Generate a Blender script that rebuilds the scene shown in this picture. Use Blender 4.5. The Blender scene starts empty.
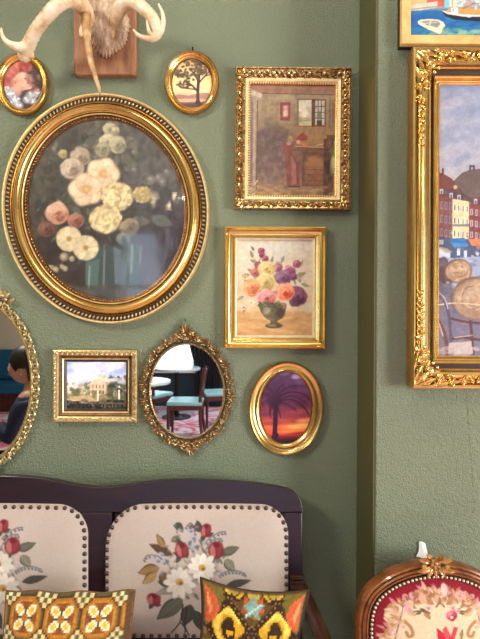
import bpy, bmesh, math, random
import numpy as np
from mathutils import Vector, Matrix

PI = math.pi
SC = bpy.context.scene
COL = SC.collection

def lin(c):
    c = np.asarray(c, dtype=float) / 255.0
    return np.where(c <= 0.04045, c / 12.92, ((c + 0.055) / 1.055) ** 2.4)

# ------------------------------------------------------------------ camera
CAM = Vector((0.0, -1.60, 1.48))
FOC = 480.0                                   # focal length in pixels of the 480 x 639 frame
ROLL = math.radians(0.33)
RIGHT = Vector((math.cos(ROLL), 0, math.sin(ROLL)))
UP = Vector((-math.sin(ROLL), 0, math.cos(ROLL)))
FWD = Vector((0, 1, 0))
cd = bpy.data.cameras.new('camera')
cd.sensor_fit = 'VERTICAL'
cd.sensor_height = 36.0
cd.lens = 36.0 * FOC / 639.0
cd.clip_start = 0.02
cam = bpy.data.objects.new('camera', cd)
COL.objects.link(cam)
m = Matrix.Identity(4)
for r in range(3):
    m[r][0], m[r][1], m[r][2], m[r][3] = RIGHT[r], UP[r], -FWD[r], CAM[r]
cam.matrix_world = m
SC.camera = cam

# ------------------------------------------------------------------ world, lights, exposure
SC.view_settings.view_transform = 'Standard'
SC.view_settings.look = 'None'
SC.view_settings.gamma = 1.0
SC.view_settings.use_curve_mapping = False
SC.view_settings.exposure = 0.0
wd = bpy.data.worlds.new('sky')
SC.world = wd
wd.use_nodes = True
wd.node_tree.nodes['Background'].inputs[0].default_value = (0.62, 0.80, 1.0, 1)
wd.node_tree.nodes['Background'].inputs[1].default_value = 2.2

def area(name, loc, target, sx, sy, power, color):
    l = bpy.data.lights.new(name, 'AREA')
    l.shape = 'RECTANGLE'; l.size = sx; l.size_y = sy
    l.energy = power; l.color = color
    o = bpy.data.objects.new(name, l)
    COL.objects.link(o)
    o.location = loc
    o.rotation_euler = (Vector(target) - Vector(loc)).to_track_quat('-Z', 'Y').to_euler()
    return o

CEIL = 3.30
FAR = -6.6                                    # far wall of the room, behind the camera
area('ceiling_lamp_light_left', (-2.25, -2.0, 3.08), (-0.2, 0.0, 1.15), 0.6, 0.6, 66, (1.0, 0.95, 0.87))
area('ceiling_lamp_light_right', (0.05, -0.95, 3.12), (0.05, -0.1, 1.0), 0.9, 0.25, 8, (1.0, 0.95, 0.86))
area('ceiling_lamp_light_rear', (-0.28, -4.6, 3.08), (-0.6, -4.9, 0.0), 0.25, 0.5, 45, (1.0, 0.95, 0.88))
area('window_daylight', (-1.33, FAR - 0.22, 1.75), (-0.9, 0.0, 1.3), 1.05, 2.2, 14, (0.66, 0.80, 1.0))
area('window_daylight_right', (0.35, FAR - 0.22, 1.75), (0.5, 0.0, 1.2), 1.05, 2.2, 24, (0.42, 0.56, 1.0))
area('side_window_daylight', (3.32, -2.3, 1.25), (0.4, -0.2, 0.9), 1.2, 1.5, 195, (1.0, 0.985, 0.94))

# ------------------------------------------------------------------ projecting photo pixels into the room
def ray(px, py):
    return FWD + RIGHT * ((px - 240.0) / FOC) + UP * ((319.5 - py) / FOC)
def P(px, py, Y):
    """point of the room on the vertical plane y = Y seen at this pixel"""
    d = ray(px, py)
    return CAM + d * ((Y - CAM.y) / d.y)
class Plane:
    """a leaning plane (a chair back); Q() gives points on it, off = distance in front of it"""
    def __init__(s, px, py, Y, lean):
        s.p = P(px, py, Y)
        a = math.radians(lean)
        s.n = Vector((0, -math.cos(a), math.sin(a)))
    def Q(s, px, py, off=0.0):
        d = ray(px, py)
        return CAM + d * ((s.p - CAM).dot(s.n) / d.dot(s.n)) + s.n * off

# ------------------------------------------------------------------ materials
MATS = {}
class N:
    def __init__(s, name):
        s.m = bpy.data.materials.new(name); s.m.use_nodes = True
        s.t = s.m.node_tree; s.n = s.t.nodes; s.l = s.t.links
        s.b = s.n['Principled BSDF']
    def add(s, kind, **kw):
        x = s.n.new(kind)
        for k, v in kw.items():
            if k in x.inputs.keys(): x.inputs[k].default_value = v
            else: setattr(x, k, v)
        return x
    def link(s, a, b): s.l.new(a, b)
    def ramp(s, fac, stops):
        r = s.n.new('ShaderNodeValToRGB')
        e = r.color_ramp.elements
        while len(e) < len(stops): e.new(0.5)
        for q, (p, c) in zip(e, stops):
            q.position = p; q.color = (*lin(c), 1)
        s.link(fac, r.inputs[0])
        return r.outputs[0]
    def bump(s, height, strength, dist):
        b = s.n.new('ShaderNodeBump')
        b.inputs['Strength'].default_value = strength
        b.inputs['Distance'].default_value = dist
        s.link(height, b.inputs['Height'])
        s.link(b.outputs[0], s.b.inputs['Normal'])
        return b

def plain(name, rgb, rough=0.5, metal=0.0, var=0.0, scale=30.0, bump=0.0, coat=0.0, spec=None):
    if name in MATS: return MATS[name]
    k = N(name)
    k.b.inputs['Roughness'].default_value = rough
    k.b.inputs['Metallic'].default_value = metal
    k.b.inputs['Coat Weight'].default_value = coat
    if spec is not None: k.b.inputs['Specular IOR Level'].default_value = spec
    tc = k.add('ShaderNodeTexCoord')
    no = k.add('ShaderNodeTexNoise', Scale=scale, Detail=4.0)
    k.link(tc.outputs['Object'], no.inputs['Vector'])
    c = np.array(rgb, float)
    col = k.ramp(no.outputs['Fac'], [(0.3, np.clip(c * (1 - var), 0, 255)), (0.7, np.clip(c * (1 + var), 0, 255))])
    k.link(col, k.b.inputs['Base Color'])
    if bump: k.bump(no.outputs['Fac'], 0.6, bump)
    MATS[name] = k.m
    return k.m

def wall_paint(name, rgb, rough, bump):
    k = N(name)
    tc = k.add('ShaderNodeTexCoord')
    big = k.add('ShaderNodeTexNoise', Scale=2.2, Detail=3.0)
    k.link(tc.outputs['Object'], big.inputs['Vector'])
    c = np.array(rgb, float)
    col = k.ramp(big.outputs['Fac'], [(0.3, c * 0.95), (0.7, c * 1.05)])
    k.link(col, k.b.inputs['Base Color'])
    k.b.inputs['Roughness'].default_value = rough
    n1 = k.add('ShaderNodeTexNoise', Scale=210.0, Detail=3.0, Roughness=0.6)
    n2 = k.add('ShaderNodeTexNoise', Scale=85.0, Detail=2.0)
    for q in (n1, n2): k.link(tc.outputs['Object'], q.inputs['Vector'])
    mx = k.add('ShaderNodeMath', operation='MULTIPLY_ADD')
    k.link(n2.outputs['Fac'], mx.inputs[0]); mx.inputs[1].default_value = 0.7
    k.link(n1.outputs['Fac'], mx.inputs[2])
    k.bump(mx.outputs[0], 1.0, bump)
    k.b.inputs['Specular IOR Level'].default_value = 0.6
    return k.m

def wood(name, dark, light, rough=0.35, scale=6.0, axis=(1, 8, 8), coat=0.0, spec=0.5):
    if name in MATS: return MATS[name]
    k = N(name)
    tc = k.add('ShaderNodeTexCoord')
    mp = k.add('ShaderNodeMapping'); mp.inputs['Scale'].default_value = axis
    k.link(tc.outputs['Object'], mp.inputs['Vector'])
    no = k.add('ShaderNodeTexNoise', Scale=scale, Detail=6.0, Roughness=0.65, Distortion=0.6)
    k.link(mp.outputs[0], no.inputs['Vector'])
    k.link(k.ramp(no.outputs['Fac'], [(0.32, dark), (0.68, light)]), k.b.inputs['Base Color'])
    k.b.inputs['Roughness'].default_value = rough
    k.b.inputs['Coat Weight'].default_value = coat
    k.b.inputs['Specular IOR Level'].default_value = spec
    k.bump(no.outputs['Fac'], 0.3, 0.0006)
    MATS[name] = k.m
    return k.m

def gold(name, rgb, rough=0.3, metal=0.85, worn=None, scale=60.0, bump=0.0):
    """gilding, with a worn/patinated second tone in patches"""
    if name in MATS: return MATS[name]
    k = N(name)
    tc = k.add('ShaderNodeTexCoord')
    no = k.add('ShaderNodeTexNoise', Scale=scale, Detail=5.0, Roughness=0.6)
    k.link(tc.outputs['Object'], no.inputs['Vector'])
    c = np.array(rgb, float)
    w = np.array(worn if worn else c * 0.86, float)
    k.link(k.ramp(no.outputs['Fac'], [(0.3, w), (0.62, c)]), k.b.inputs['Base Color'])
    k.b.inputs['Metallic'].default_value = metal
    k.b.inputs['Roughness'].default_value = rough
    if bump: k.bump(no.outputs['Fac'], 0.5, bump)
    MATS[name] = k.m
    return k.m

def painted(name, rough=0.5, bump=0.0002, weave=0.0, wscale=900.0, coat=0.0, bscale=350.0):
    """colour held by the mesh (a picture or needlework), with a brush or stitch relief"""
    if name in MATS: return MATS[name]
    k = N(name)
    at = k.add('ShaderNodeAttribute', attribute_name='Col')
    k.link(at.outputs['Color'], k.b.inputs['Base Color'])
    k.b.inputs['Roughness'].default_value = rough
    k.b.inputs['Coat Weight'].default_value = coat
    k.b.inputs['Specular IOR Level'].default_value = 0.25
    k.b.inputs['Coat Roughness'].default_value = 0.08
    tc = k.add('ShaderNodeTexCoord')
    if weave:
        a = k.add('ShaderNodeTexWave', Scale=wscale, bands_direction='X')
        b = k.add('ShaderNodeTexWave', Scale=wscale, bands_direction='Z')
        for q in (a, b): k.link(tc.outputs['Object'], q.inputs['Vector'])
        mx = k.add('ShaderNodeMath', operation='ADD')
        k.link(a.outputs['Fac'], mx.inputs[0]); k.link(b.outputs['Fac'], mx.inputs[1])
        k.bump(mx.outputs[0], 0.5, weave)
        k.b.inputs['Sheen Weight'].default_value = 0.15
    elif bump:
        no = k.add('ShaderNodeTexNoise', Scale=bscale, Detail=3.0)
        k.link(tc.outputs['Object'], no.inputs['Vector'])
        k.bump(no.outputs['Fac'], 0.4, bump)
    MATS[name] = k.m
    return k.m

def glass_mat(name='picture_glass', ior=1.5, tint=(1, 1, 1), rough=0.0):
    if name in MATS: return MATS[name]
    k = N(name)
    k.n.remove(k.b)
    out = k.n['Material Output']
    lw = k.add('ShaderNodeLayerWeight', Blend=0.5)          # the same from both faces of the pane
    pw = k.add('ShaderNodeMath', operation='POWER'); k.link(lw.outputs['Facing'], pw.inputs[0]); pw.inputs[1].default_value = 4.5
    f0 = ((ior - 1) / (ior + 1)) ** 2
    fr = k.add('ShaderNodeMath', operation='MULTIPLY_ADD'); k.link(pw.outputs[0], fr.inputs[0]); fr.inputs[1].default_value = 1 - 2 * f0; fr.inputs[2].default_value = 1.6 * f0
    tr = k.add('ShaderNodeBsdfTransparent', Color=(*tint, 1))
    gl = k.add('ShaderNodeBsdfGlossy', Roughness=rough)
    mx = k.add('ShaderNodeMixShader')
    k.link(fr.outputs[0], mx.inputs[0]); k.link(tr.outputs[0], mx.inputs[1]); k.link(gl.outputs[0], mx.inputs[2])
    k.link(mx.outputs[0], out.inputs['Surface'])
    MATS[name] = k.m
    return k.m

def mirror_mat():
    if 'mirror_glass' in MATS: return MATS['mirror_glass']
    k = N('mirror_glass')
    k.b.inputs['Base Color'].default_value = (0.92, 0.93, 0.94, 1)
    k.b.inputs['Metallic'].default_value = 1.0
    k.b.inputs['Roughness'].default_value = 0.015
    MATS['mirror_glass'] = k.m
    return k.m

def glow(name, rgb, strength):
    if name in MATS: return MATS[name]
    k = N(name)
    k.b.inputs['Base Color'].default_value = (*lin(rgb), 1)
    k.b.inputs['Emission Color'].default_value = (*lin(rgb), 1)
    k.b.inputs['Emission Strength'].default_value = strength
    MATS[name] = k.m
    return k.m

# ------------------------------------------------------------------ geometry
class G:
    """collects geometry; build() links it as one mesh object"""
    def __init__(s):
        s.v = []; s.f = []; s.c = None
    def grid(s, rows, cu=False, cv=False):
        """rows of points -> quads; cu closes along a row, cv closes across rows"""
        b = len(s.v); nr = len(rows); nc = len(rows[0])
        for r in rows: s.v.extend([tuple(p) for p in r])
        for i in range(nr if cv else nr - 1):
            for j in range(nc if cu else nc - 1):
                i2, j2 = (i + 1) % nr, (j + 1) % nc
                s.f.append((b + i * nc + j, b + i * nc + j2, b + i2 * nc + j2, b + i2 * nc + j))
        return s
    def cap(s, pts):
        b = len(s.v); s.v.extend([tuple(p) for p in pts]); s.f.append(tuple(range(b, b + len(pts))))
    def tube(s, pts, rad, n=8, closed=False, flat=1.0, ref=None):
        pts = [Vector(p) for p in pts]
        if not hasattr(rad, '__len__'): rad = [rad] * len(pts)
        rows = []; u = None
        for i, p in enumerate(pts):
            if closed: t = pts[(i + 1) % len(pts)] - pts[i - 1]
            else: t = pts[min(i + 1, len(pts) - 1)] - pts[max(i - 1, 0)]
            t = t.normalized() if t.length > 1e-9 else Vector((0, 0, 1))
            if ref is not None: u = Vector(ref)
            elif u is None: u = Vector((0, 0, 1)) if abs(t.z) < 0.9 else Vector((1, 0, 0))
            u = (u - t * u.dot(t))
            u = u.normalized() if u.length > 1e-6 else t.orthogonal().normalized()
            w = t.cross(u)
            rows.append([p + (u * math.sin(2 * PI * j / n) * flat + w * math.cos(2 * PI * j / n)) * rad[i] for j in range(n)])
        s.grid(rows, cu=True, cv=closed)
        if not closed:
            s.cap(rows[0][::-1]); s.cap(rows[-1])
        return s
    def ball(s, c, r, sc=(1, 1, 1), nu=10, nv=7, rot=None):
        c = Vector(c); rows = []
        for i in range(nv + 1):
            th = PI * i / nv
            row = []
            for j in range(nu):
                ph = 2 * PI * j / nu
                p = Vector((r * sc[0] * math.sin(th) * math.cos(ph), r * sc[1] * math.sin(th) * math.sin(ph), r * sc[2] * math.cos(th)))
                if rot is not None: p = rot @ p
                row.append(c + p)
            rows.append(row)
        return s.grid(rows, cu=True)
    def box(s, c, d, rot=None):
        c = Vector(c); hx, hy, hz = d[0] / 2, d[1] / 2, d[2] / 2
        b = len(s.v)
        for x in (-hx, hx):
            for y in (-hy, hy):
                for z in (-hz, hz):
                    p = Vector((x, y, z))
                    if rot is not None: p = rot @ p
                    s.v.append(tuple(c + p))
        for f in ((0, 1, 3, 2), (4, 6, 7, 5), (0, 4, 5, 1), (2, 3, 7, 6), (0, 2, 6, 4), (1, 5, 7, 3)):
            s.f.append(tuple(b + i for i in f))
        return s
    def prism(s, a, b):
        """two matching outlines (front, back) -> closed solid"""
        n = len(a); k = len(s.v)
        s.v.extend([tuple(p) for p in a]); s.v.extend([tuple(p) for p in b])
        s.f.append(tuple(range(k, k + n))); s.f.append(tuple(range(k + 2 * n - 1, k + n - 1, -1)))
        for i in range(n):
            j = (i + 1) % n
            s.f.append((k + i, k + j, k + n + j, k + n + i))
        return s
    def lathe(s, prof, c=(0, 0, 0), n=24):
        c = Vector(c)
        rows = [[c + Vector((r * math.cos(2 * PI * j / n), r * math.sin(2 * PI * j / n), z)) for j in range(n)] for r, z in prof]
        return s.grid(rows, cu=True)
    def sweep(s, path, prof, closed_profile=True):
        """closed flat path (x, y); profile of (inset, z); inset runs towards the inside"""
        n = len(path); rows = []
        area2 = sum(path[i][0] * path[(i + 1) % n][1] - path[(i + 1) % n][0] * path[i][1] for i in range(n))
        sg = 1.0 if area2 > 0 else -1.0
        nrm = []
        for i in range(n):
            tx, ty = path[(i + 1) % n][0] - path[i - 1][0], path[(i + 1) % n][1] - path[i - 1][1]
            l = math.hypot(tx, ty) or 1
            nrm.append((-ty / l * sg, tx / l * sg))
        for ins, z in prof:
            rows.append([(path[i][0] + nrm[i][0] * ins, path[i][1] + nrm[i][1] * ins, z) for i in range(n)])
        return s.grid(rows, cu=True, cv=closed_profile)
    def oval(s, a, b, prof, n=120, closed_profile=True):
        rows = [[((a - i) * math.cos(2 * PI * j / n), (b - i) * math.sin(2 * PI * j / n), z) for j in range(n)] for i, z in prof]
        return s.grid(rows, cu=True, cv=closed_profile)
    def rect(s, w, h, prof):
        """mitred rectangular moulding, each side with vertices of its own"""
        for q in range(4):
            rows = []
            for i, z in prof:
                x, y = w / 2 - i, h / 2 - i
                cs = [(-x, -y), (x, -y), (x, y), (-x, y)]
                p0, p1 = cs[q], cs[(q + 1) % 4]
                rows.append([(p0[0] + (p1[0] - p0[0]) * t / 6, p0[1] + (p1[1] - p0[1]) * t / 6, z) for t in range(7)])
            s.grid(rows, cv=True)
        return s
    def leaf(s, c, ang, L, W, H, z0=0.0, curl=0.5, n=7):
        """a carved leaf: pointed, ridged, its tip curling up"""
        ca, sa = math.cos(ang), math.sin(ang); rows = []
        for i in range(n + 1):
            t = i / n
            w = W * (math.sin(PI * min(1, t * 0.93 + 0.07)) ** 0.75) * (1 - 0.25 * t)
            zz = z0 + H * (math.sin(PI * t * 0.9) * (1 - curl) + curl * t * t)
            row = []
            for j, (q, hz) in enumerate(((-1, -0.3), (-0.55, 0.45), (0, 0.1), (0.55, 0.45), (1, -0.3))):
                x, y = L * t, w * q
                row.append((c[0] + x * ca - y * sa, c[1] + x * sa + y * ca, zz + hz * H * 0.7 * math.sin(PI * (0.08 + 0.9 * t))))
            rows.append(row)
        s.grid(rows)
        return s
    def scroll(s, c, ang, R, r, turns=1.2, flip=1, z=0.0, lift=0.0, n=20, nt=6):
        """a carved volute: a tube winding inwards from its start point"""
        pts = []; rad = []
        ca, sa = math.cos(ang), math.sin(ang)
        for i in range(n + 1):
            t = i / n
            th = PI + turns * 2 * PI * t
            rr = R * (1 - 0.82 * t)
            x = R + rr * math.cos(th); y = flip * rr * math.sin(th)
            pts.append((c[0] + x * ca - y * sa, c[1] + x * sa + y * ca, z + lift * t))
            rad.append(r * (0.75 + 0.5 * math.sin(PI * t)))
        s.tube(pts, rad, nt)
        s.ball((pts[-1][0], pts[-1][1], pts[-1][2] + r * 0.3), r * 1.5, nu=8, nv=5)
        return s
    def build(s, name, mat, parent=None, k=1.0, off=None, smooth=32, bevel=0.0, solid=0.0, sub=0, recalc=True):
        me = bpy.data.meshes.new(name)
        vs = np.array(s.v, dtype=float) * k
        if off is not None: vs = vs - np.array(off)
        me.from_pydata(vs.tolist(), [], s.f)
        if recalc:
            bm = bmesh.new(); bm.from_mesh(me)
            bmesh.ops.recalc_face_normals(bm, faces=bm.faces)
            bm.to_mesh(me); bm.free()
        if s.c is not None:
            at = me.color_attributes.new('Col', 'FLOAT_COLOR', 'POINT')
            buf = np.ones((len(s.v), 4), dtype=np.float32)
            buf[:, :3] = lin(np.clip(s.c, 0, 255))
            at.data.foreach_set('color', buf.ravel())
        if smooth:
            me.polygons.foreach_set('use_smooth', [True] * len(me.polygons))
            if smooth < 180: me.set_sharp_from_angle(angle=math.radians(smooth))
        if mat is not None: me.materials.append(mat)
        o = bpy.data.objects.new(name, me)
        COL.objects.link(o)
        if parent is not None: o.parent = parent
        if bevel:
            b = o.modifiers.new('bevel', 'BEVEL'); b.width = bevel; b.segments = 2; b.limit_method = 'ANGLE'
        if sub:
            b = o.modifiers.new('sub', 'SUBSURF'); b.levels = sub; b.render_levels = sub
        if solid:
            b = o.modifiers.new('solid', 'SOLIDIFY'); b.thickness = solid; b.offset = 0
        return o

def tag(o, label=None, cat=None, group=None, kind=None):
    if label: o['label'] = label
    if cat: o['category'] = cat
    if group: o['group'] = group
    if kind: o['kind'] = kind
    return o
def thing(name, label, cat, loc=(0, 0, 0), rot=(0, 0, 0), group=None):
    o = bpy.data.objects.new(name, None)
    COL.objects.link(o)
    o.empty_display_size = 0.1
    o.location = loc; o.rotation_euler = rot
    return tag(o, label, cat, group)
def struct(name, g, mat, **kw):
    return tag(g.build(name, mat, **kw), kind='structure')

WALL_R = -0.200                               # face of the part of the wall that stands proud, right of the step
class Hung:
    """something hung flat on the wall: local x right, y up, z out of the wall; local units are photo pixels at its face"""
    def __init__(s, name, label, cat, cx, cy, tilt=0.0, wall=0.0, front=0.02, group=None, lean=0.0):
        Y = wall - front
        s.cx, s.cy = cx, cy; s.tilt = math.radians(tilt)
        s.k = (Y - CAM.y) / FOC
        p = P(cx, cy, Y)
        s.root = thing(name, label, cat, group=group)
        th = math.radians(tilt) - ROLL
        R = Matrix.Rotation(PI / 2 + math.radians(lean), 4, 'X') @ Matrix.Rotation(-th, 4, 'Z')
        s.root.matrix_world = Matrix.Translation((p.x, wall - 0.0015, p.z)) @ R
    def put(s, g, name, mat, parent=None, **kw):
        return g.build(name, mat, parent or s.root, k=s.k, **kw)

# ------------------------------------------------------------------ a small numpy painter
def vnoise(h, w, cell, seed):
    rs = np.random.RandomState(seed)
    gy, gx = int(h / cell) + 3, int(w / cell) + 3
    g = rs.rand(gy, gx)
    y = np.arange(h) / cell; x = np.arange(w) / cell
    yi, xi = y.astype(int), x.astype(int)
    fy, fx = (y - yi)[:, None], (x - xi)[None, :]
    fy, fx = fy * fy * (3 - 2 * fy), fx * fx * (3 - 2 * fx)
    a = g[np.ix_(yi, xi)]; b = g[np.ix_(yi, xi + 1)]; c = g[np.ix_(yi + 1, xi)]; d = g[np.ix_(yi + 1, xi + 1)]
    return (a * (1 - fx) + b * fx) * (1 - fy) + (c * (1 - fx) + d * fx) * fy

class Cv:
    """a picture being painted; coordinates are photo pixels (x right, y down)"""
    def __init__(s, x0, y0, x1, y1, ss, col, seed=1):
        s.x0, s.y0, s.x1, s.y1, s.ss = x0, y0, x1, y1, ss
        s.w, s.h = int(round((x1 - x0) * ss)) + 1, int(round((y1 - y0) * ss)) + 1
        s.a = np.zeros((s.h, s.w, 3)) + np.array(col, float)
        s.X = x0 + np.arange(s.w)[None, :] / ss + np.zeros((s.h, 1))
        s.Y = y0 + np.arange(s.h)[:, None] / ss + np.zeros((1, s.w))
        s.rs = random.Random(seed); s.seed = seed
    def _win(s, xa, ya, xb, yb):
        i0 = max(0, int((ya - s.y0) * s.ss) - 1); i1 = min(s.h, int((yb - s.y0) * s.ss) + 3)
        j0 = max(0, int((xa - s.x0) * s.ss) - 1); j1 = min(s.w, int((xb - s.x0) * s.ss) + 3)
        return (slice(i0, i1), slice(j0, j1)) if i1 > i0 and j1 > j0 else None
    def mix(s, w, mask, col):
        mask = np.clip(mask, 0, 1)[..., None]
        s.a[w] = s.a[w] * (1 - mask) + np.asarray(col, float) * mask
    def grad(s, stops):
        """vertical gradient: [(y, colour), ...]"""
        ys = [q[0] for q in stops]; cs = np.array([q[1] for q in stops], float)
        for k in range(3): s.a[..., k] = np.interp(s.Y, ys, cs[:, k])
    def ell(s, cx, cy, rx, ry, col, rot=0.0, a=1.0, soft=0.18):
        r = max(rx, ry) * (1 + soft) + 1
        w = s._win(cx - r, cy - r, cx + r, cy + r)
        if w is None: return
        c, n = math.cos(math.radians(rot)), math.sin(math.radians(rot))
        dx, dy = s.X[w] - cx, s.Y[w] - cy
        d = np.sqrt(((dx * c + dy * n) / rx) ** 2 + ((-dx * n + dy * c) / ry) ** 2)
        s.mix(w, a * np.clip((1 + soft * 0.5 - d) / max(soft, 1e-3), 0, 1), col)
    def poly(s, pts, col, a=1.0):
        xs = [p[0] for p in pts]; ys = [p[1] for p in pts]
        w = s._win(min(xs), min(ys), max(xs), max(ys))
        if w is None: return
        m = np.zeros(s.X[w].shape)
        for ox, oy in ((-.25, -.25), (.25, -.25), (-.25, .25), (.25, .25)):
            X, Y = s.X[w] + ox / s.ss, s.Y[w] + oy / s.ss
            ins = np.zeros(X.shape, bool)
            for i in range(len(pts)):
                (xa, ya), (xb, yb) = pts[i - 1], pts[i]
                if ya == yb: continue
                ins ^= ((ya > Y) != (yb > Y)) & (X < (xb - xa) * (Y - ya) / (yb - ya) + xa)
            m += ins / 4.0
        s.mix(w, a * m, col)
    def rect(s, xa, ya, xb, yb, col, a=1.0): s.poly([(xa, ya), (xb, ya), (xb, yb), (xa, yb)], col, a)
    def line(s, pts, wd, col, a=1.0, wd2=None):
        n = len(pts) - 1
        for i in range(n):
            (xa, ya), (xb, yb) = pts[i], pts[i + 1]
            h = wd if wd2 is None else wd + (wd2 - wd) * i / max(1, n - 1)
            w = s._win(min(xa, xb) - h, min(ya, yb) - h, max(xa, xb) + h, max(ya, yb) + h)
            if w is None: continue
            dx, dy = xb - xa, yb - ya; L = dx * dx + dy * dy or 1e-6
            t = np.clip(((s.X[w] - xa) * dx + (s.Y[w] - ya) * dy) / L, 0, 1)
            d = np.hypot(s.X[w] - xa - t * dx, s.Y[w] - ya - t * dy)
            s.mix(w, a * np.clip(h / 2 + 0.5 / s.ss - d, 0, 1 / s.ss) * s.ss, col)
    def curve(s, pts, wd, col, a=1.0, wd2=None, n=8):
        s.line(spline(pts, n), wd, col, a, wd2)
    def dabs(s, xa, ya, xb, yb, n, pal, size, asp=2.0, rot=None, a=0.6, inside=None):
        for _ in range(n):
            x, y = s.rs.uniform(xa, xb), s.rs.uniform(ya, yb)
            if inside and not inside(x, y): continue
            r = size * s.rs.uniform(0.5, 1.3)
            s.ell(x, y, r * asp ** .5, r / asp ** .5, s.rs.choice(pal), s.rs.uniform(0, 180) if rot is None else rot + s.rs.uniform(-15, 15), a, 0.4)
    def noise(s, cell, amp, seed=0):
        n = vnoise(s.h, s.w, cell * s.ss, s.seed * 31 + seed) - 0.5
        s.a *= (1 + amp * n)[..., None]
    def daisy(s, cx, cy, r, pet, cen, n=11, rot=0.0, shade=None, wid=0.20):
        for i in range(n):
            t = rot + 2 * PI * i / n + s.rs.uniform(-.1, .1); q = r * s.rs.uniform(.85, 1.08)
            c = np.array(pet, float) * s.rs.uniform(.9, 1.04)
            s.ell(cx + math.cos(t) * q * .55, cy + math.sin(t) * q * .55, q * .46, r * wid, c, math.degrees(t), 1, .25)
            if shade: s.line([(cx + math.cos(t) * q * .2, cy + math.sin(t) * q * .2), (cx + math.cos(t) * q * .6, cy + math.sin(t) * q * .6)], .5, shade, .55)
        s.ell(cx, cy, r * .24, r * .22, cen, 0, 1, .3)
        s.ell(cx + r * .07, cy + r * .08, r * .12, r * .10, np.array(cen) * .55, 0, .8, .3)
    def rose(s, cx, cy, r, col, dark, light, asp=1.0):
        col, dark, light = (np.array(q, float) for q in (col, dark, light))
        s.ell(cx, cy, r * .8, r * asp * .8, col * .6 + dark * .4, 0, 1, .4)
        for i in range(7):                                  # loose outer petals
            t = i * .9 + s.rs.uniform(-.3, .3); f = s.rs.uniform(.2, .8) - .35 * math.sin(t + .5)
            c = col * (1 - abs(2 * f - 1) * .7) + (light if f > .5 else dark) * abs(2 * f - 1) * .7
            x, y = cx + math.cos(t) * r * .58, cy + math.sin(t) * r * .58 * asp
            s.ell(x, y, r * s.rs.uniform(.36, .5), r * s.rs.uniform(.26, .4) * asp, c, math.degrees(t) + 90 + s.rs.uniform(-30, 30), .9, .35)
            s.ell(x + math.cos(t) * r * .14, y + math.sin(t) * r * .14 * asp, r * .3, r * .09, c * .5 + light * .5, math.degrees(t) + 90, .6, .6)
        n = 9 + int(r * 1.6)
        for i in range(n):
            f = 1 - i / n                                   # from the rim to the heart
            t = i * 2.4 + s.rs.uniform(-.35, .35)
            q = r * .58 * f ** .8
            x, y = cx + math.cos(t) * q, cy + math.sin(t) * q * asp
            w_, h_ = r * (.22 + .2 * f) * s.rs.uniform(.7, 1.2), r * (.11 + .12 * f) * asp * s.rs.uniform(.8, 1.3)
            lit = .5 - .45 * math.sin(t + .6) + s.rs.uniform(-.25, .25)
            c = col * (1 - abs(2 * lit - 1)) + (light if lit > .5 else dark) * abs(2 * lit - 1) * .8 + col * .2 * abs(2 * lit - 1)
            an = math.degrees(t) + 90 + s.rs.uniform(-18, 18)
            s.ell(x - math.cos(t) * r * .07, y - math.sin(t) * r * .07, w_, h_, dark * .7 + col * .3, an, .45, .4)
            s.ell(x, y, w_, h_, c, an, .85, .45)
        s.ell(cx, cy, r * .2, r * .16 * asp, dark, s.rs.uniform(0, 90), .7, .7)
        s.ell(cx - .12 * r, cy - .1 * r, r * .16, r * .07, light, -30, .6, .6)
    def leafy(s, x, y, L, ang, wd, col, vein=None, a=1.0, edge=None):
        t = math.radians(ang); ca, sa = math.cos(t), math.sin(t)
        def q(u, v): return (x + u * L * ca - v * wd * sa, y + u * L * sa + v * wd * ca)
        out = [q(u, .5 * math.sin(PI * u ** .8)) for u in np.linspace(0, 1, 9)] + [q(u, -.5 * math.sin(PI * u ** .8)) for u in np.linspace(1, 0, 9)[1:-1]]
        if edge is not None:
            s.poly(out, edge, a)
            s.poly([q(u, .36 * math.sin(PI * u ** .8)) for u in np.linspace(.05, .9, 8)] + [q(u, -.5 * math.sin(PI * u ** .8)) for u in np.linspace(.9, .05, 8)], col, a)
        else: s.poly(out, col, a)
        if vein is not None: s.line([q(.02, 0), q(.92, 0)], .6, vein, .8)
    def sample(s, x, y):
        j = np.clip(((np.asarray(x) - s.x0) * s.ss), 0, s.w - 1.001); i = np.clip(((np.asarray(y) - s.y0) * s.ss), 0, s.h - 1.001)
        ji, ii = j.astype(int), i.astype(int); fj, fi = (j - ji)[..., None], (i - ii)[..., None]
        a = s.a
        return (a[ii, ji] * (1 - fj) + a[ii, ji + 1] * fj) * (1 - fi) + (a[ii + 1, ji] * (1 - fj) + a[ii + 1, ji + 1] * fj) * fi

def spline(pts, n=8, closed=False):
    """Catmull-Rom through the points (any dimension)"""
    p = [np.array(q, float) for q in pts]; out = []
    m_ = len(p)
    for i in range(m_ if closed else m_ - 1):
        if closed: a, b, c, d = p[i - 1], p[i], p[(i + 1) % m_], p[(i + 2) % m_]
        else: a, b, c, d = p[max(i - 1, 0)], p[i], p[i + 1], p[min(i + 2, m_ - 1)]
        for j in range(n):
            t = j / n
            out.append(tuple(0.5 * (2 * b + (c - a) * t + (2 * a - 5 * b + 4 * c - d) * t * t + (3 * b - a - 3 * c + d) * t ** 3)))
    if not closed: out.append(tuple(p[-1]))
    return out

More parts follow.
